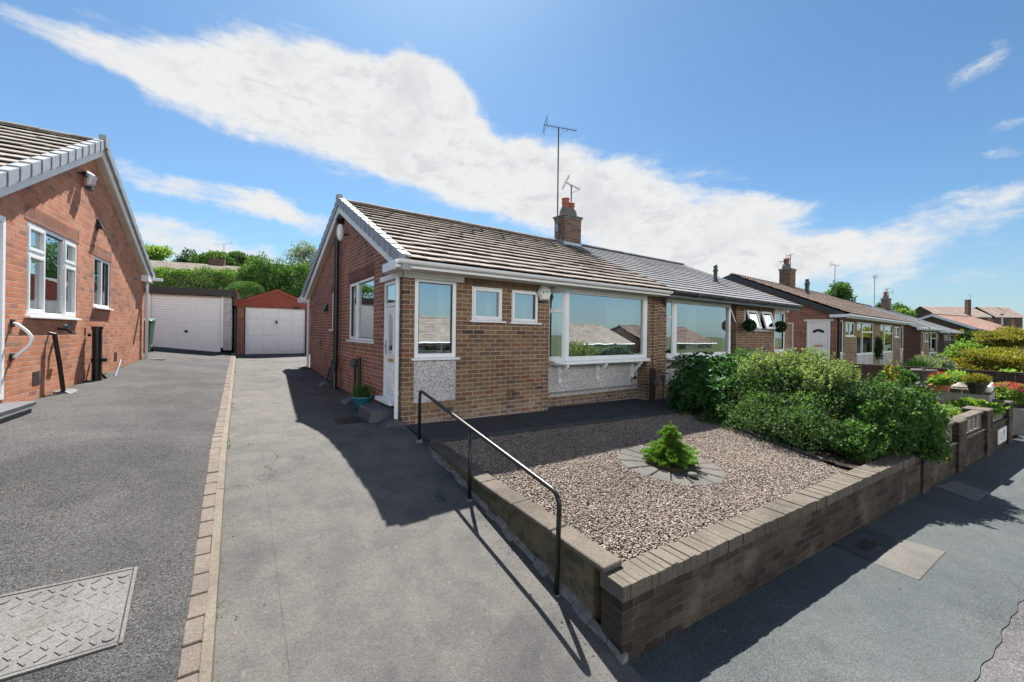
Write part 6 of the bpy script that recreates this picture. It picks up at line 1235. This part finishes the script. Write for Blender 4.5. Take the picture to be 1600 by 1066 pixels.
for i in range(420):
    k = rg.random()
    if k < .35: y = rg.uniform(1.2, 16); x = kx(y)+abs(rg.normal(0, .10)); z = zD(y)
    elif k < .6: y = rg.uniform(1.9, 5.2); x = 2.2-abs(rg.normal(0, .12)); z = zD(y)
    elif k < .85: u = rg.uniform(2.2, 14); v = 1.94-abs(rg.normal(0, .25)); x, y = G2H(u, v); z = zP(u)
    else: x, y = rg.uniform(-2.4, -.3), rg.uniform(2.5, 12); z = zL(x, y)
    P.append((x, y, z+.004))
struct('leaf_litter', leaves(np.array(P), .022, rg, -.1, .5, spread=1), M['leaf_rose'] if False else plain('dry leaf', (.22, .16, .09), .9), kind='stuff')
# ------------------------------------------------------------------ sky and sun
SUN = Vector((.25, .62, 1.0)).normalized(); EL = math.asin(SUN.z); AZ = math.atan2(SUN.x, SUN.y)
ld = bpy.data.lights.new('sun', 'SUN'); ld.energy = 5.0; ld.angle = R(.53); ld.color = (1.0, .955, .88)
lo = bpy.data.objects.new('sun', ld); COL.objects.link(lo); lo.rotation_euler = SUN.to_track_quat('Z', 'Y').to_euler(); lo.location = (0, 0, 30)
W = bpy.data.worlds.new('World'); SC.world = W; W.use_nodes = True; wt = W.node_tree; wt.nodes.clear()
class WT(NT):
    def __init__(s): s.t = wt; s.n = wt.nodes
w = WT(); out = w.new('ShaderNodeOutputWorld'); bg = w.new('ShaderNodeBackground'); w.link(bg.outputs[0], out.inputs[0])
sky = w.new('ShaderNodeTexSky', sky_type='NISHITA'); sky.sun_disc = False; sky.sun_elevation = EL; sky.sun_rotation = AZ; sky.air_density = 1.0; sky.dust_density = .6; sky.ozone_density = 1.6; sky.altitude = 60
BGS = .05; EXPO = 1.52; XM = 2**EXPO
bg.inputs['Strength'].default_value = BGS
tc = w.new('ShaderNodeTexCoord').outputs['Generated']; sx, sy, sz = w.sep(tc)
az = w.math('ARCTAN2', sx, sy); el = w.math('ARCSINE', sz); q = w.comb(az, el, 0)
n1 = w.new('ShaderNodeTexNoise'); n1.inputs['Scale'].default_value = 5.0; n1.inputs['Detail'].default_value = 7; n1.inputs['Roughness'].default_value = .6; w.link(tc, n1.inputs['Vector'])
dv = w.new('ShaderNodeVectorMath', operation='SUBTRACT'); w.link(n1.outputs['Color'], dv.inputs[0]); dv.inputs[1].default_value = (.5, .5, .5)
ds = w.new('ShaderNodeVectorMath', operation='SCALE'); w.link(dv.outputs[0], ds.inputs[0]); ds.inputs['Scale'].default_value = .11
qd = w.new('ShaderNodeVectorMath', operation='ADD'); w.link(q, qd.inputs[0]); w.link(ds.outputs[0], qd.inputs[1]); qd = qd.outputs[0]
def ae(px, py):
    d = Vector(ray(px, py)).normalized(); return math.atan2(d.x, d.y), math.asin(d.z)
# banks of cloud: centre, far end of the long axis, end of the short axis (points of the sky), weight, softness
CL = [((560, 185), (740, 235), (538, 268), 1.45), ((450, 150), (600, 190), (434, 205), 1.0), ((620, 130), (735, 150), (614, 75), 1.05), ((680, 190), (760, 205), (674, 130), .9), ((720, 265), (870, 305), (702, 325), 1.15), ((850, 292), (1010, 322), (842, 362), 1.25), ((1000, 315), (1200, 350), (994, 385), 1.0), ((1060, 372), (1290, 385), (1055, 425), .72),
      ((290, 140), (430, 195), (272, 186), .54), ((240, 105), (330, 130), (234, 135), .42), ((330, 180), (460, 225), (320, 205), .40), ((150, 88), (300, 155), (138, 112), .38), ((30, 28), (160, 88), (20, 50), .37), ((1190, 332), (1290, 337), (1190, 350), .42),
      ((330, 308), (500, 342), (326, 332), .80), ((470, 345), (550, 362), (468, 368), .62), ((310, 385), (470, 410), (306, 416), .92),
      ((1250, 408), (1600, 356), (1256, 440), .58), ((1480, 345), (1660, 305), (1485, 375), .52), ((1560, 300), (1650, 280), (1563, 318), .42), ((1150, 395), (1400, 390), (1150, 430), .56), ((1440, 440), (1660, 425), (1440, 474), .55), ((1560, 92), (1640, 45), (1568, 112), .60), ((1590, 195), (1640, 180), (1592, 206), .42), ((1590, 240), (1650, 230), (1590, 251), .42), ((1080, 445), (1300, 435), (1080, 485), .56)]
tot = None
for c, a, b, wgt in CL:
    (cx, cy), (ax, ay), (bx, by) = ae(*c), ae(*a), ae(*b); la = math.hypot(ax-cx, ay-cy); lb = math.hypot(bx-cx, by-cy); ang = math.atan2(ay-cy, ax-cx)
    mp_ = w.new('ShaderNodeMapping', vector_type='TEXTURE'); mp_.inputs['Location'].default_value = (cx, cy, 0); mp_.inputs['Rotation'].default_value = (0, 0, ang); mp_.inputs['Scale'].default_value = (la, lb, 1); w.link(qd, mp_.inputs['Vector'])
    ln = w.new('ShaderNodeVectorMath', operation='LENGTH'); w.link(mp_.outputs[0], ln.inputs[0]); v = w.mr(ln.outputs['Value'], .25, 1.45, wgt, 0)
    tot = v if tot is None else w.math('ADD', tot, v)
hi = w.new('ShaderNodeMapping'); hi.inputs['Scale'].default_value = (1, 1, 2.2); w.link(tc, hi.inputs['Vector'])
n2 = w.noise(hi.outputs[0], 10, 12, .70, .25); n3 = w.noise(tc, 3.1, 5, .55)
n4m = w.new('ShaderNodeMapping'); n4m.inputs['Rotation'].default_value = (0, 0, R(20)); n4m.inputs['Scale'].default_value = (2.0, 5, 14); w.link(tc, n4m.inputs['Vector']); n4 = w.noise(n4m.outputs[0], 2.6, 7, .6, .6)
den = w.math('ADD', tot, w.math('MULTIPLY', w.math('SUBTRACT', n2, .5), 1.35)); den = w.math('ADD', den, w.math('MULTIPLY', w.math('SUBTRACT', n4, .5), 1.0))
mask = w.mr(den, .25, 1.10)
# thick hearts of the bank are a little grey, thin edges take the sky's colour
core = w.mr(w.noise(tc, 5.6, 8, .62), .50, .66); core = w.math('MULTIPLY', w.math('MAXIMUM', core, w.mr(n2, .52, .36)), w.mr(den, .8, 1.3))
CB = 1/BGS/XM
cc = w.mix(w.math('MULTIPLY', core, .55), (CB*.86, CB*.865, CB*.865, 1), (CB*.60, CB*.63, CB*.67, 1))
sk = w.mix(1.0, sky.outputs[0], (.63, .86, .97, 1), 'MULTIPLY')
hz = w.mr(el, .0, .26, .42, 0); sk = w.mix(hz, sk, (CB*.50, CB*.58, CB*.68, 1))
base = w.mix(mask, sk, cc)
# added unseen cloud bank, low behind the camera, to brighten the shaded house fronts
back = w.mr(w.math('ABSOLUTE', w.math('SUBTRACT', w.math('ABSOLUTE', az), math.pi)), 1.40, 1.0)
bandv = w.math('MULTIPLY', w.mr(el, .145, .20), w.mr(el, .46, .30)); fill_cover = w.mr(w.math('ADD', w.noise(tc, 2.4, 7, .55), w.math('MULTIPLY', n2, .25)), .42, .54)
fill_bank = w.math('MULTIPLY', w.math('MULTIPLY', back, bandv), fill_cover)
w.link(w.mix(fill_bank, base, (1.38/BGS, 1.30/BGS, 1.20/BGS, 1)), bg.inputs['Color'])
SC.view_settings.view_transform = 'Standard'; SC.view_settings.look = 'None'; SC.view_settings.exposure = EXPO; SC.view_settings.gamma = 1; SC.view_settings.use_curve_mapping = False
SC.render.engine = 'CYCLES'; SC.cycles.max_bounces = 7; SC.cycles.diffuse_bounces = 3; SC.cycles.glossy_bounces = 4; SC.cycles.transparent_max_bounces = 10; SC.cycles.transmission_bounces = 4
SC.cycles.use_denoising = True; SC.cycles.caustics_reflective = False; SC.cycles.caustics_refractive = False
try: W.cycles.sampling_method = 'MANUAL'; W.cycles.sample_map_resolution = 512
except Exception: pass
